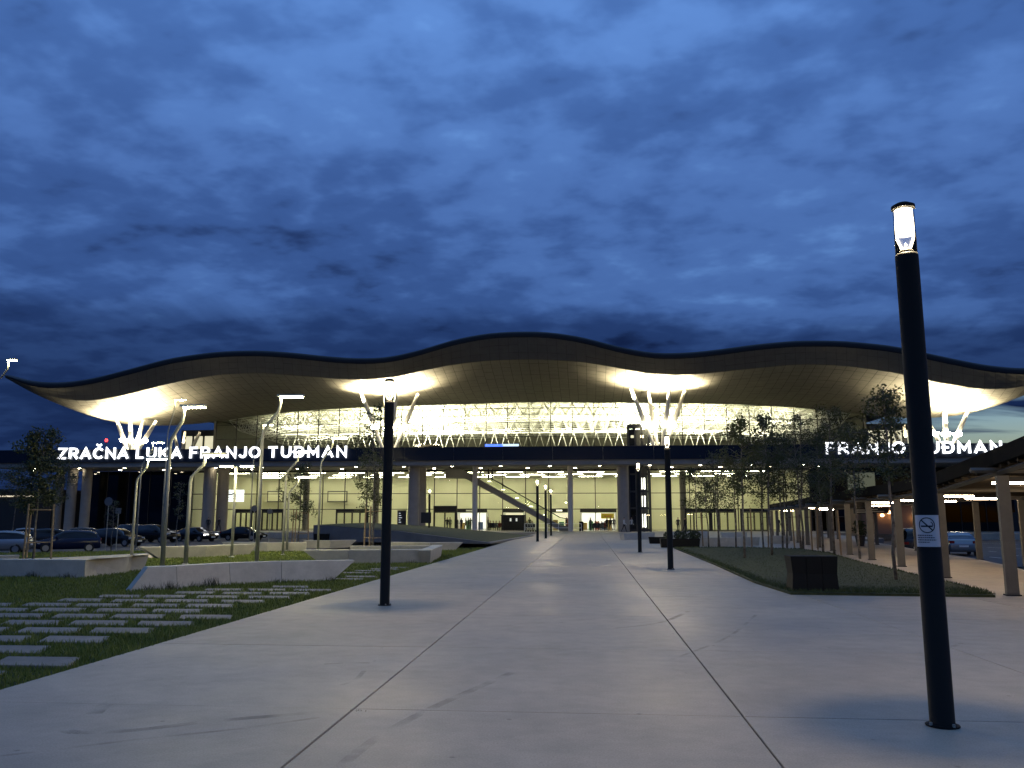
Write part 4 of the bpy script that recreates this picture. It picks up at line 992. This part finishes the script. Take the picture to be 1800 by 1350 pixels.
# ---- people
def skin(verts, edges, rad, root=0):
    me = bpy.data.meshes.new('tmp'); me.from_pydata(verts, edges, []); o = bpy.data.objects.new('tmp', me); COL.objects.link(o)
    sk = o.modifiers.new('s', 'SKIN'); sk.use_smooth_shade = True
    for i, r in enumerate(rad): me.skin_vertices[0].data[i].radius = (r if isinstance(r, tuple) else (r, r))
    me.skin_vertices[0].data[root].use_root = True
    ss_ = o.modifiers.new('u', 'SUBSURF'); ss_.levels = 1; ss_.render_levels = 1
    dg = bpy.context.evaluated_depsgraph_get(); res = bpy.data.meshes.new_from_object(o.evaluated_get(dg)); bpy.data.objects.remove(o); bpy.data.meshes.remove(me); return res
def body(pose):
    sp = {'stand': (.09, .0, .12, .0), 'walk': (.08, .28, .12, .22), 'sit': (.1, 0, .12, 0), 'bag': (.1, .08, .14, .1)}[pose]; lx_, ly_, ax, ay = sp
    V = [(0, 0, .95), (0, .01, 1.15), (0, 0, 1.36), (0, 0, 1.46), (0, -.015, 1.56), (0, -.02, 1.66), (0, -.01, 1.73)]; E = [(0, 1), (1, 2), (2, 3), (3, 4), (4, 5), (5, 6)]; Rr = [(.15, .11), (.14, .10), (.16, .10), .055, .085, .09, .05]
    if pose == 'sit': V = [(v[0], v[1], v[2] - .45) for v in V]
    for s in (-1, 1):
        i = len(V)
        if pose == 'sit':
            V += [(s * .1, -.05, .48), (s * .12, -.45, .48), (s * .12, -.46, .10), (s * .12, -.58, .035)]; Rr += [.09, .07, .05, .04]
        else:
            k = s * ly_; V += [(s * .1, 0, .88), (s * lx_, -k * .5 - .01, .48), (s * lx_, -k * .9 + (.08 if k < 0 else .02), .10), (s * lx_, -k * .9 - .1 + (.08 if k < 0 else 0), .035)]; Rr += [.09, .065, .045, .04]
        E += [(0, i), (i, i + 1), (i + 1, i + 2), (i + 2, i + 3)]
        i = len(V); d = -.45 if pose == 'sit' else 0; k = -s * ay
        V += [(s * .19, 0, 1.38 + d), (s * (.19 + ax * .5), -k * .3 + .02, 1.12 + d), (s * (.18 + ax * .4), -k - .1 - (.18 if pose == 'sit' else 0), .88 + d + (.08 if pose == 'sit' else 0)), (s * (.18 + ax * .38), -k - .14 - (.2 if pose == 'sit' else 0), .78 + d + (.12 if pose == 'sit' else 0))]
        Rr += [.06, .046, .036, .034]; E += [(2, i), (i, i + 1), (i + 1, i + 2), (i + 2, i + 3)]
    return skin(V, E, Rr)
BOD = {p: body(p) for p in ('stand', 'walk', 'sit', 'bag')}
CL = {'dark': (.02, .02, .025), 'navy': (.02, .028, .06), 'white': (.6, .6, .58), 'grey': (.14, .14, .14), 'red': (.22, .04, .035), 'olive': (.07, .075, .04)}
def person(pos, pose, top_, low, label, rz=0.0, group=None, z=0.0, hair=(.02, .015, .012), scale=1.0):
    me = BOD[pose].copy(); me.materials.clear()
    for m in (mat('skin', (.42, .27, .2), .6), mat('cloth_' + top_, CL[top_], .8), mat('cloth_' + low, CL[low], .8), mat('hair', hair, .7), mat('shoe', (.015, .015, .015), .5)): me.materials.append(m)
    d = -.45 if pose == 'sit' else 0; mi = []
    for p in me.polygons:
        c = p.center; zz = c.z
        if zz > 1.655 + d or (zz > 1.54 + d and c.y > .02): k = 3
        elif zz > 1.44 + d: k = 0
        elif abs(c.x) > .2 and zz < .84 + d + (.1 if pose == 'sit' else 0) and pose != 'sit': k = 0
        elif zz > .90 + d or abs(c.x) > .19: k = 1
        elif zz < .075: k = 4
        else: k = 2
        mi.append(k)
    me.polygons.foreach_set('material_index', mi)
    o = link('person', me); o.location = (pos[0], pos[1], z); o.rotation_euler.z = rz; o.scale = (scale,) * 3; tag(o, label, 'person', group); return o
def P_(px, Y): return (at(px, 920, Y)[0], Y)
out_people = [
 (1097, 101.5, 'walk', 'white', 'dark', 'person in white shirt walking past the large pillar', 1.3), (1110, 104, 'stand', 'white', 'dark', 'person in pale shirt standing by the lift tower', .4),
 (366, 103, 'stand', 'dark', 'dark', 'person in dark clothes standing before the pair of pillars', 0.3), (385, 103.5, 'walk', 'dark', 'dark', 'person in dark clothes walking between the pair of pillars and the sedan', 1.2),
 (1192, 106, 'stand', 'dark', 'dark', 'person in black beside the right-hand doors, nearest the lamp post', .1), (1204, 107, 'walk', 'dark', 'navy', 'person with swinging arms walking at the right-hand doors', 1.0),
 (1368, 100, 'stand', 'dark', 'dark', 'person in dark clothes at the start of the covered walk', .5)]
for px, Y, ps, t, l, lab, rz in out_people: person(P_(px, Y), ps, t, l, lab, rz, 'people outside the terminal')
hall = [(786, 113, 'walk', 'dark', 'navy'), (791, 114, 'stand', 'grey', 'dark'), (803, 114, 'bag', 'dark', 'dark'), (811, 115, 'stand', 'navy', 'dark'), (819, 113, 'walk', 'dark', 'dark'), (827, 116, 'stand', 'olive', 'navy'), (823, 114.5, 'stand', 'dark', 'dark'), (858, 116, 'bag', 'grey', 'dark'), (931, 115, 'stand', 'olive', 'dark'),
        (1038, 113, 'stand', 'grey', 'navy'), (1067, 112.5, 'stand', 'dark', 'dark'), (1073, 112.6, 'walk', 'dark', 'dark'), (1079, 114, 'stand', 'navy', 'dark'), (996, 117, 'stand', 'dark', 'dark')]
HL = ['person walking just inside the entrance doors, farthest from the thin column', 'person standing just inside the entrance doors, second from the door frame', 'person with arms held out at the threshold of the open shop', 'person in navy standing in the open shop, away from the thin column',
      'person walking across the front of the open shop beside the thin column', 'person in olive top standing deepest in the open shop', 'person standing right behind the thin column at the open shop', 'person standing at the end of the seats beside the black kiosk',
      'person standing alone under the escalator', 'person in grey standing at the near end of the seats before the white shop', 'first of the three people standing past the seats before the white shop', 'person walking between two standing people before the white shop', 'person in navy standing beside the yellow poster', 'person standing at the colourful shop near the escalator foot']
for i, (px, Y, ps, t, l) in enumerate(hall): person(P_(px, Y), ps, t, l, HL[i], rng.uniform(0, 6), 'people standing in the hall', z=.003)
for i, px in enumerate([862, 867, 872, 878, 1046, 1052, 1058, 1063, 926, 936]):
    person(P_(px, 112.6 + .25 * (i % 2)), 'sit', ['dark', 'navy', 'grey', 'red'][i % 4], 'dark', ['first person seated in the row beside the black kiosk', 'second person seated in the row beside the black kiosk', 'third person seated in the row beside the black kiosk', 'person seated nearest the black kiosk', 'first person seated before the white shop', 'second person seated before the white shop', 'third person seated before the white shop', 'person seated next to the standing people before the white shop', 'person seated at the kiosk end of the short row under the escalator', 'person seated at the far end of the short row under the escalator'][i], rng.uniform(-.3, .3), 'people seated in the hall', z=.003)
# rows of seats they sit on
for (a, b), lab in [((858, 882), 'row of waiting seats beside the black kiosk'), ((1040, 1067), 'row of waiting seats before the white shop'), ((921, 941), 'short row of waiting seats under the escalator')]:
    x0, x1 = at(a, 920, 112.8)[0], at(b, 920, 112.8)[0]; o = thing('seat_row', (x0, 112.8, .003), lab, 'seats'); n = max(2, int((x1 - x0) / .5))
    f = MB(); f.box(0, x1 - x0, -.05, .05, .3, .36); [f.box(k, k + .06, -.25, .25, 0, .3) for k in (.2, x1 - x0 - .3)]; f.build('frame', M_dark, o)
    for k in range(n):
        s = MB(); q = k * (x1 - x0) / n; s.box(q + .03, q + .45, -.22, .25, .37, .42); s.build('seat', M_dark, o); s = MB(); s.box(q + .03, q + .45, .251, .3, .42, .85); s.build('backrest', M_dark, o)
for px, top_, lab in [(858.5, 'dark', 'upper of the two people riding the escalator'), (865, 'dark', 'lower of the two people riding the escalator')]:
    P = at(px, 844, 107); person((P[0], 107), 'stand', top_, 'dark', lab, 1.5, z=P[2] - .05)
P = at(1030, 784, 105); person((P[0], 105), 'stand', 'dark', 'navy', 'lone person standing at the upper roadway in front of the glazing', .4, z=UF)

# ---- escalator
p0 = Vector(at(985, 926, 107)); p1 = Vector(at(812, 826, 107)); p0.z = .15; p1.z = 7.6
es = thing('escalator', (p0.x, 107, 0), 'escalator with grey sloping underside and glass balustrade before the glazing', 'escalator')
dv = (p1 - p0); th = .95
mb = MB()
for sy in (0,):
    pts = [(p0.x + 1.6, .05), (p0.x, .05), (p1.x + .4, p1.z - th), (p1.x - 2, p1.z - th), (p1.x - 2, p1.z + .2), (p1.x, p1.z + .2), (p0.x, .75), (p0.x + 1.6, .55)]
    n = len(pts); mb.v += [(x, 106.2, z) for x, z in pts] + [(x, 107.8, z) for x, z in pts]
    mb.f += [tuple(range(n))[::-1], tuple(range(n, 2 * n))] + [(k, (k + 1) % n, n + (k + 1) % n, n + k) for k in range(n)]; mb.m += [0] * (n + 2)
mb.build('truss', mat('escalator_cladding', (.20, .195, .17), .5, metal=.3), es, world=True)
for y in (106.25, 107.75):
    g2 = MB(); g2.face([(p0.x + 1.4, y, .6), (p0.x, y, .78), (p0.x, y, 1.6), (p0.x + 1.4, y, 1.4)]); g2.face([(p0.x, y, .78), (p1.x, y, p1.z + .2), (p1.x, y, p1.z + 1.1), (p0.x, y, 1.65)]); g2.build('balustrade', M_glass, es, world=True)
    h = MB(); h.tube([(p0.x + 1.5, y, 1.0), (p0.x + 1.5, y, 1.45), (p0.x, y, 1.68), (p1.x, y, p1.z + 1.13)], .05, 6); h.build('handrail', M_dark, es, world=True)
for k in range(6):
    q = p0.lerp(p1, .15 + .14 * k); l = MB(); l.box(q.x - .2, q.x + .2, 106.19, 106.24, q.z + .72, q.z + .80); l.build('step_light', emit('step_glow', (1, .95, .7), 6), es, world=True)

# ---- glass lift tower
x0, x1 = at(1106, 870, 105)[0], at(1142, 870, 105)[0]
lf = thing('lift_tower', ((x0 + x1) / 2, 105, 0), 'dark-framed glass lift tower with bright lights beside the large pillar', 'lift')
for x in (x0, x0 + (x1 - x0) * .33, x0 + (x1 - x0) * .66, x1):
    for y in (104, 106.4):
        b = MB(); b.box(x - .09, x + .09, y - .09, y + .09, 0, 12.9); b.build('column', M_dark, lf, world=True)
for z in (0.1, 2.7, 4.7, 6.8, 9.2, 12.6):
    b = MB(); b.box(x0 + .1, x1 - .1, 103.95, 104.05, z, z + .22); b.build('ring_beam', M_dark, lf, world=True)
    if z > 12: b = MB(); b.box(x0 - .1, x1 + .1, 103.9, 106.5, 12.83, 13.0); b.build('roof', M_dark, lf, world=True)
for k in range(3):
    xa = x0 + (x1 - x0) * k / 3; q = MB(); q.face([(xa + .1, 104, .2), (xa + (x1 - x0) / 3 - .1, 104, .2), (xa + (x1 - x0) / 3 - .1, 104, 12.6), (xa + .1, 104, 12.6)]); q.build('pane', M_dglass if k == 0 else M_glass, lf, world=True)
b = MB(); b.box(x0 + .15, x1 - .15, 106.2, 106.3, 0, 12.6); b.build('back_panel', mat('lift_back', (.03, .03, .03), .4), lf, world=True)
for z0, z1 in ((5.1, 6.5), (3.0, 4.3), (.5, 2.1)):
    b = MB(); xm = x0 + (x1 - x0) * .62; b.box(xm, xm + .42, 104.9, 105.0, z0, z1); b.build('light_strip', emit('lift_light', (1, .98, .88), 4.5), lf, world=True)
for x in (x0 + .5, x0 + 1.7):
    b = MB(); b.lathe([(.18, 0), (.18, .3)], 10, c=(x, 104.5, 11.4)); b.build('cabin_light', emit('lift_warm', (1, .8, .5), 8), lf, world=True)

# ---- shops and kiosk in the hall
def shop(px0, px1, label, face, cat='shop', sign_col=None, y=124.0, h=3.0):
    a, c = at(px0, 920, y)[0], at(px1, 920, y)[0]; o = thing('shop_front', (a, y, .003), label, cat, 'shop fronts in the hall'); w = c - a
    b = MB(); b.box(0, w, 0, .25, h - .55, h); b.build('sign_band', M_dark, o)
    b = MB(); b.box(0, .15, 0, 2, 0, h - .56); b.box(w - .15, w, 0, 2, 0, h - .56); b.box(.15, w - .15, 1.8, 2, 0, h - .56); b.build('walls', M_white, o)
    b = MB(); b.box(.25, w - .25, 1.7, 1.78, .1, h - .7); b.build('lit_back', face, o); rd = random.Random(px0)
    for k in range(int(w / .9)):
        s = MB(); q = .3 + k * .9; s.box(q, q + .7, 1.2, 1.6, 0, rd.uniform(.9, 1.5)); s.build('display', mat('display_%d' % (k % 4), [(.5, .35, .1), (.12, .3, .15), (.4, .1, .08), (.1, .16, .35)][k % 4], .5), o)
    if sign_col:
        s = MB(); s.box(w * .3, w * .62, -.02, -.001, h - .4, h - .18); s.build('sign_face', sign_col, o)
    return o
W1 = emit('shop_glow', (1, .97, .86), 1.1); W2 = emit('shop_glow_warm', (1, .9, .6), .8)
shop(803, 856, 'bright open shop behind the entrance doors left of the thin column', W1, sign_col=M_white)
shop(884, 921, 'bright low shop with dark sign band behind the black kiosk', W2)
shop(968, 1001, 'colourful shop at the foot of the escalator', W2, sign_col=emit('sign_glow', (1, .95, .75), 1.5))
shop(1020, 1084, 'white shop with yellow poster behind the seated travellers', W1)
P = at(1068, 908, 125.2); o = thing('poster', (P[0], 125.2, P[2]), 'yellow poster on the white shop wall', 'poster'); b = MB(); b.box(-.95, .95, 0, .05, -.3, .45); b.build('sheet', mat('poster_yellow', (.75, .6, .05), .6), o); b = MB(); b.box(-.5, .6, -.012, -.002, 0, .15); b.build('print', mat('poster_red', (.5, .15, .05), .6), o)
a, c = at(881, 905, 113.5), at(922, 927, 113.5); k_ = thing('kiosk', (a[0], 113.5, .003), 'black kiosk with two small white notices in the hall', 'kiosk')
b = MB(); b.box(0, c[0] - a[0], 0, 1.6, 0, 1.95); b.build('body', M_dark, k_); b = MB(); b.box(-.08, c[0] - a[0] + .08, -.08, 1.68, 1.951, 2.05); b.build('top', M_black, k_)
for q in (1.15, 1.95): b = MB(); b.box(q, q + .22, -.02, -.001, 1.2, 1.6); b.build('notice', emit('notice_lit', (1, 1, .9), .7), k_)
# railing, trolleys and bin outside
a, c = at(922, 930, 104)[0], at(1022, 930, 104)[0]; rl = thing('railing', (a, 104, 0), 'low pale metal railing along the foot of the escalator', 'railing')
for z in (.45, .95): b = MB(); b.tube([(0, 0, z), (c - a, 0, z)], .035, 6); b.build('rail', M_white, rl)
for k in range(6): b = MB(); q = k * (c - a) / 5; b.tube([(q, 0, 0), (q, 0, .95)], .035, 6); b.build('post', M_white, rl)
for i in range(4):
    x = at(924 + 4.4 * i, 930, 103)[0]; o = thing('luggage_trolley', (x, 103, 0), ['rearmost luggage trolley of the nested row by the railing', 'second luggage trolley of the nested row by the railing', 'third luggage trolley of the nested row by the railing', 'luggage trolley of the nested row closest to the small lamp posts'][i], 'trolley', 'nested luggage trolleys')
    b = MB(); b.tube([(0, -.3, .25), (0, .3, .25), (-.1, .35, .95), (-.1, -.35, .95), (0, -.3, .25)], .022, 5, cap=False); b.build('frame', M_steel, o); b = MB(); b.box(-.05, .7, -.28, .28, .2, .24); b.build('platform', M_steel, o)
    for wx, wy in ((0, -.25), (0, .25), (.6, 0)): w = MB(); w.tube([(wx, wy - .03, .09), (wx, wy + .03, .09)], .09, 10); w.build('wheel', M_black, o)
dark_bin(1022, 933.5, .55, 1.15, 'dark square litter bin at the end of the railing')
# information totem by the first pillar
a = at(706, 920, 107); o = thing('information_totem', (a[0], 107, 0), 'dark information totem with small lit lines left of the large pillar pair', 'totem'); b = MB(); b.box(-.55, .55, -.12, .12, .0, 2.6); b.build('panel', M_dark, o)
b = MB()
for k in range(5): b.box(-.35, -.35 + .2 + .1 * (k % 3), -.13, -.121, 2.2 - .28 * k, 2.26 - .28 * k)
b.build('lit_lines', emit('totem_lines', (.8, .9, 1), .8), o)
# things on the upper roadway
P = at(884, 784, 116); b_ = thing('led_sign', (P[0], 116, UF), 'thin blue and white lit strip sign above the parapet', 'sign'); b = MB(); b.box(-2.5, 0, 0, .1, 2.35, 2.75); b.build('blue_face', emit('led_blue', (.05, .18, 1), 1.6), b_); b = MB(); b.box(.001, 2.2, 0, .1, 2.45, 2.75); b.build('white_face', emit('led_pale', (.55, .75, 1), 1.4), b_); b = MB(); b.box(-2.5, 2.2, .101, .2, 0, 2.8); b.build('backing', M_dark, b_)

# ---- cars
def car(pos, z, rz, kind, paint, label, group, lit=False):
    o = thing('parked_car', (pos[0], pos[1], z), label, 'car', group, rz=rz)
    prof = {'hatch': [(-2.0, .5, .62, .62), (-1.98, .28, .92, .95), (-1.75, .24, .97, 1.28), (-1.3, .23, .96, 1.44), (-.5, .22, .95, 1.50), (.25, .22, .94, 1.46), (.75, .22, .92, 1.22), (1.15, .22, .90, .95), (1.7, .24, .80, .82), (2.0, .28, .66, .68), (2.08, .4, .52, .53)],
            'sedan': [(-2.3, .45, .70, .70), (-2.25, .28, .95, .96), (-1.75, .24, .98, 1.02), (-1.3, .23, .97, 1.25), (-.75, .22, .96, 1.42), (-.1, .22, .95, 1.45), (.45, .22, .94, 1.38), (1.05, .22, .92, 1.0), (1.6, .23, .85, .88), (2.15, .27, .70, .72), (2.3, .4, .55, .56)],
            'suv': [(-2.2, .5, .8, .8), (-2.18, .34, 1.05, 1.1), (-2.0, .3, 1.1, 1.45), (-1.6, .28, 1.1, 1.66), (-.6, .28, 1.08, 1.72), (.3, .28, 1.07, 1.68), (.8, .28, 1.05, 1.38), (1.15, .28, 1.03, 1.08), (1.75, .3, .96, .98), (2.15, .34, .8, .82), (2.25, .45, .6, .61)]}[kind]
    mb = MB(); n = 9
    for (x, zb, belt, top_) in prof:
        e = min(1, (2.35 - abs(x)) / .5 + .55); w = .88 * min(1, .8 + .2 * e) * (1 if abs(x) < 1.6 else .95); rw = w * (.74 if top_ - belt > .2 else .93)
        h = [(0, zb), (w * .86, zb), (w, zb + .13), (w * 1.01, zb + (belt - zb) * .6), (w * .97, belt), (rw + (w * .97 - rw) * .18, belt + (top_ - belt) * .8), (rw * .86, top_ - .012), (rw * .5, top_), (0, top_ + .008)]
        mb.v += [(x, -a, b) for a, b in h] + [(x, a, b) for a, b in h]
    m2 = 2 * n
    for i in range(len(prof) - 1):
        for s in (0, 1):
            for j in range(n - 1):
                a = i * m2 + s * n + j; q = (a, a + m2, a + m2 + 1, a + 1); q = q if s else q[::-1]
                hi = max(prof[i][3] - prof[i][2], prof[i + 1][3] - prof[i + 1][2])
                gl = 0
                if hi > .2 and j == 4 and min(prof[i][3] - prof[i][2], prof[i + 1][3] - prof[i + 1][2]) > .12: gl = 1
                if hi > .2 and j in (5, 6, 7) and abs(prof[i + 1][3] - prof[i][3]) > .17: gl = 1
                mb.f.append(q); mb.m.append(gl)
    for i, rev in ((0, False), (len(prof) - 1, True)):
        idx = [i * m2 + k for k in range(n)] + [i * m2 + n + k for k in reversed(range(n))]; mb.f.append(tuple(idx if rev else idx[::-1])); mb.m.append(0)
    body_ = mb.build('body', [paint, mat('car_window', (.006, .007, .009), .08, spec=.45)], o, True)
    for x in (-1.3, 1.32):
        for s in (-1, 1):
            w = MB(); w.tube([(x, s * .70, .32), (x, s * .885, .32)], .32, 18); wh = w.build('wheel', mat('tyre', (.014, .014, .014), .8), o); r = MB(); r.tube([(x, s * .884, .32), (x, s * .897, .32)], .2, 12); r.build('rim', mat('rim', (.35, .35, .36), .35, metal=.8), wh)
    for px_, sg in ((prof[-1][0], 1), (prof[0][0], -1)):
        pl_ = MB(); pl_.box(min(px_ + .005 * sg, px_ + .03 * sg), max(px_ + .005 * sg, px_ + .03 * sg), -.26, .26, .40 if sg > 0 else .55, .51 if sg > 0 else .66); pl_.build('number_plate', M_white, o)
    f, zf = prof[-1][0], .62 if kind != 'suv' else .78
    for s in (-1, 1):
        l = MB(); l.prism([(f - .34, s * .52), (f - .1, s * .50), (f - .12, s * .80), (f - .42, s * .86)][::s], zf - .02, zf + .15); l.build('headlight', emit('headlight_on', (1, .97, .88), 3) if lit else mat('headlight_lens', (.5, .52, .55), .08), o)
        l = MB(); l.box(prof[0][0] - .02, prof[0][0] + .12, min(s * .5, s * .8), max(s * .5, s * .8), .78, .93); l.build('tail_light', mat('tail_red', (.22, .01, .01), .2), o)
        mr_ = MB(); mr_.box(.62, .78, min(s * .9, s * 1.06), max(s * .9, s * 1.06), prof[5][2] - .02, prof[5][2] + .12); mr_.build('mirror', paint, o)
    return o
PB = mat('paint_black', (.006, .006, .007), .16, spec=.45); PN = mat('paint_navy', (.008, .013, .04), .16, spec=.45); PS = mat('paint_silver', (.32, .34, .35), .25, metal=.5); PG = mat('paint_grey', (.05, .052, .055), .2, metal=.4); PW = mat('paint_pale', (.4, .4, .4), .3)
def cpos(px, Y): return (at(px, 930, Y)[0], Y)
gp = 'cars in the car park'
car(cpos(-2, 53), -.7, PI + .35, 'hatch', PS, 'silver car at the picture edge of the car park', gp)
car(cpos(122, 56), -.7, PI + .55, 'hatch', PN, 'dark navy hatchback parked beside the staked tree', gp)
car(cpos(72, 64), -.7, PI + .5, 'hatch', PB, 'black car tucked behind the navy hatchback and tree stakes', gp)
car(cpos(40, 72), -.7, PI + .5, 'sedan', PW, 'pale car in the back row near the far pillars', gp)
car(cpos(135, 72), -.7, PI + .55, 'hatch', PG, 'grey hatchback in the back row behind the navy one', gp)
car(cpos(208, 68), -.7, -.12, 'hatch', PB, 'black hatchback with bright window edges facing the lawn lamps', gp)
car(cpos(275, 79), -.7, -.25, 'suv', PB, 'black estate car between the street lamp poles', gp)
car(cpos(345, 83), -.7, -.35, 'sedan', PB, 'black car with one glowing headlight before the pillars', gp, lit=True)
car(cpos(429, 87), -.7, -.08, 'sedan', PB, 'long black sedan in front of the dark doors', gp)
car(cpos(240, 86), -.7, -.2, 'suv', PG, 'dark car in the far row before the unlit glass', gp)
car((at(1683, 950, 57)[0], 57), -.7, PI / 2 - .25, 'sedan', PS, 'silver saloon seen from behind on the road beside the walkway', 'cars by the covered walk')
car((at(1606, 940, 54)[0], 54), -.7, PI / 2 - .25, 'suv', PG, 'dark grey off-road car waiting on the road behind the lamp post', 'cars by the covered walk')
car((at(765, 780, 104.5)[0], 104.5), UF, .05, 'suv', PB, 'dark car on the upper roadway beside the tree column', 'cars on the upper roadway')
car((at(1215, 780, 104.8)[0], 104.8), UF, PI, 'sedan', PB, 'dark car roof showing over the parapet right of the bright column', 'cars on the upper roadway')

# ---- traffic signs in the car park
def tsign(px, Y, ytop, shape, label, dia=.6):
    x, _, zt_ = at(px, ytop, Y); o = thing('traffic_sign', (x, Y, -.7), label, 'traffic sign', 'traffic signs in the car park'); h = zt_ + .7
    b = MB(); b.tube([(0, 0, 0), (0, 0, h)], .035, 8); b.build('post', M_steel, o); b = MB()
    if shape == 'round': b.tube([(0, -.06, h - dia / 2), (0, -.04, h - dia / 2)], dia / 2, 18)
    else: b.box(-dia / 2, dia / 2, -.06, -.04, h - dia, h)
    b.build('plate', mat('sign_back', (.16, .16, .165), .5, metal=.3), o)
tsign(192, 62, 874, 'round', 'round grey sign on a post behind the navy hatchback', .65)
tsign(209, 60, 893, 'square', 'small square sign on a post next to the black hatchback', .42)
tsign(293, 64, 882, 'round', 'round sign beside the tall street lamp pole', .5); tsign(448, 80, 888, 'round', 'round sign in front of the dark doors above the sedan', .6); tsign(475, 82, 894, 'round', 'second round sign near the dark doors', .55)

# ---- far background
o = thing('service_building', (-86, 112, 0), 'low dark building with lit corner at the picture edge', 'building'); b = MB(); b.box(-12, 12, 0, 14, -.7, 5.2); b.build('wall', mat('far_wall', (.035, .034, .034), .8), o); b = MB(); b.box(-12.3, 12.3, -.3, 14.3, 5.2, 5.6); b.build('roof', M_dark, o)
b = MB(); b.box(2.5, 9.5, -.12, -.02, 4.55, 4.72); b.build('light_strip', emit('wall_strip', (1, .85, .55), 1.2), o)
o = thing('tower_block', (66, 130, 0), 'dark unlit block far behind the covered walkway', 'building'); b = MB(); b.box(-14, 14, 0, 18, -.7, 8); b.build('wall', mat('far_wall', (.035, .034, .034), .8), o); b = MB(); b.box(-14.3, 14.3, -.3, 18.3, 8, 8.4); b.build('roof', M_dark, o)
for k in range(5): b = MB(); b.box(-11 + 4.6 * k, -8.5 + 4.6 * k, -.1, -.02, 2.5, 4.5); b.build('window', M_dglass, o)
P = at(1562, 905, 90); o = thing('lit_pavilion', (P[0], 90, 0), 'small pavilion with warm orange light seen between walkway posts', 'pavilion'); b = MB(); b.box(-3, 5, .5, 4, 0, 3.0); b.build('wall', mat('pavilion_wall', (.16, .10, .06), .7), o); b = MB(); b.box(-3.3, 5.3, .2, 4.2, 3.0, 3.2); b.build('roof', M_dark, o)
for k, (x, z) in enumerate([(-.6, 1.9), (.1, 2.2), (.5, 1.7), (3.4, 2.0), (2.6, 1.6)]): b = MB(); b.lathe([(.12, -.15), (.22, 0), (.12, .15)], 8, c=(x, .1, z)); b.build('lamp', emit('orange_globe', (1, .55, .22), 9), o)
P = at(187, 774, 112); o = thing('beacon', (P[0], 112, 0), 'small red warning light on a mast behind the lettering', 'beacon'); b = MB(); b.tube([(0, 0, 0), (0, 0, P[2] - .2)], .06, 6); b.build('mast', M_dark, o); b = MB(); b.lathe([(.15, -.2), (.2, 0), (.12, .2)], 8, c=(0, 0, P[2])); b.build('red_lamp', emit('beacon_red', (1, .02, .02), 6), o)
# dark wood on the horizon
m = MB(); rd = random.Random(9)
for _ in range(5200):
    an = rd.uniform(-1.0, .95); r = rd.uniform(420, 520); hh = 7 + 3 * math.sin(an * 21) + 2 * math.sin(an * 57 + 1); c = Vector((r * math.sin(an), r * math.cos(an), rd.random() ** .7 * hh - .7)); a = Vector((rd.gauss(0, 1), rd.gauss(0, 1), rd.gauss(0, 1))).normalized() * 2.2; b2 = a.cross(Vector((rd.gauss(0, 1), rd.gauss(0, 1), 1))).normalized() * 1.6; m.face([c - a, c + b2, c + a, c - b2])
tag(m.build('treeline', M_leafd), 'far dark line of trees along the horizon', 'trees', kind='stuff')
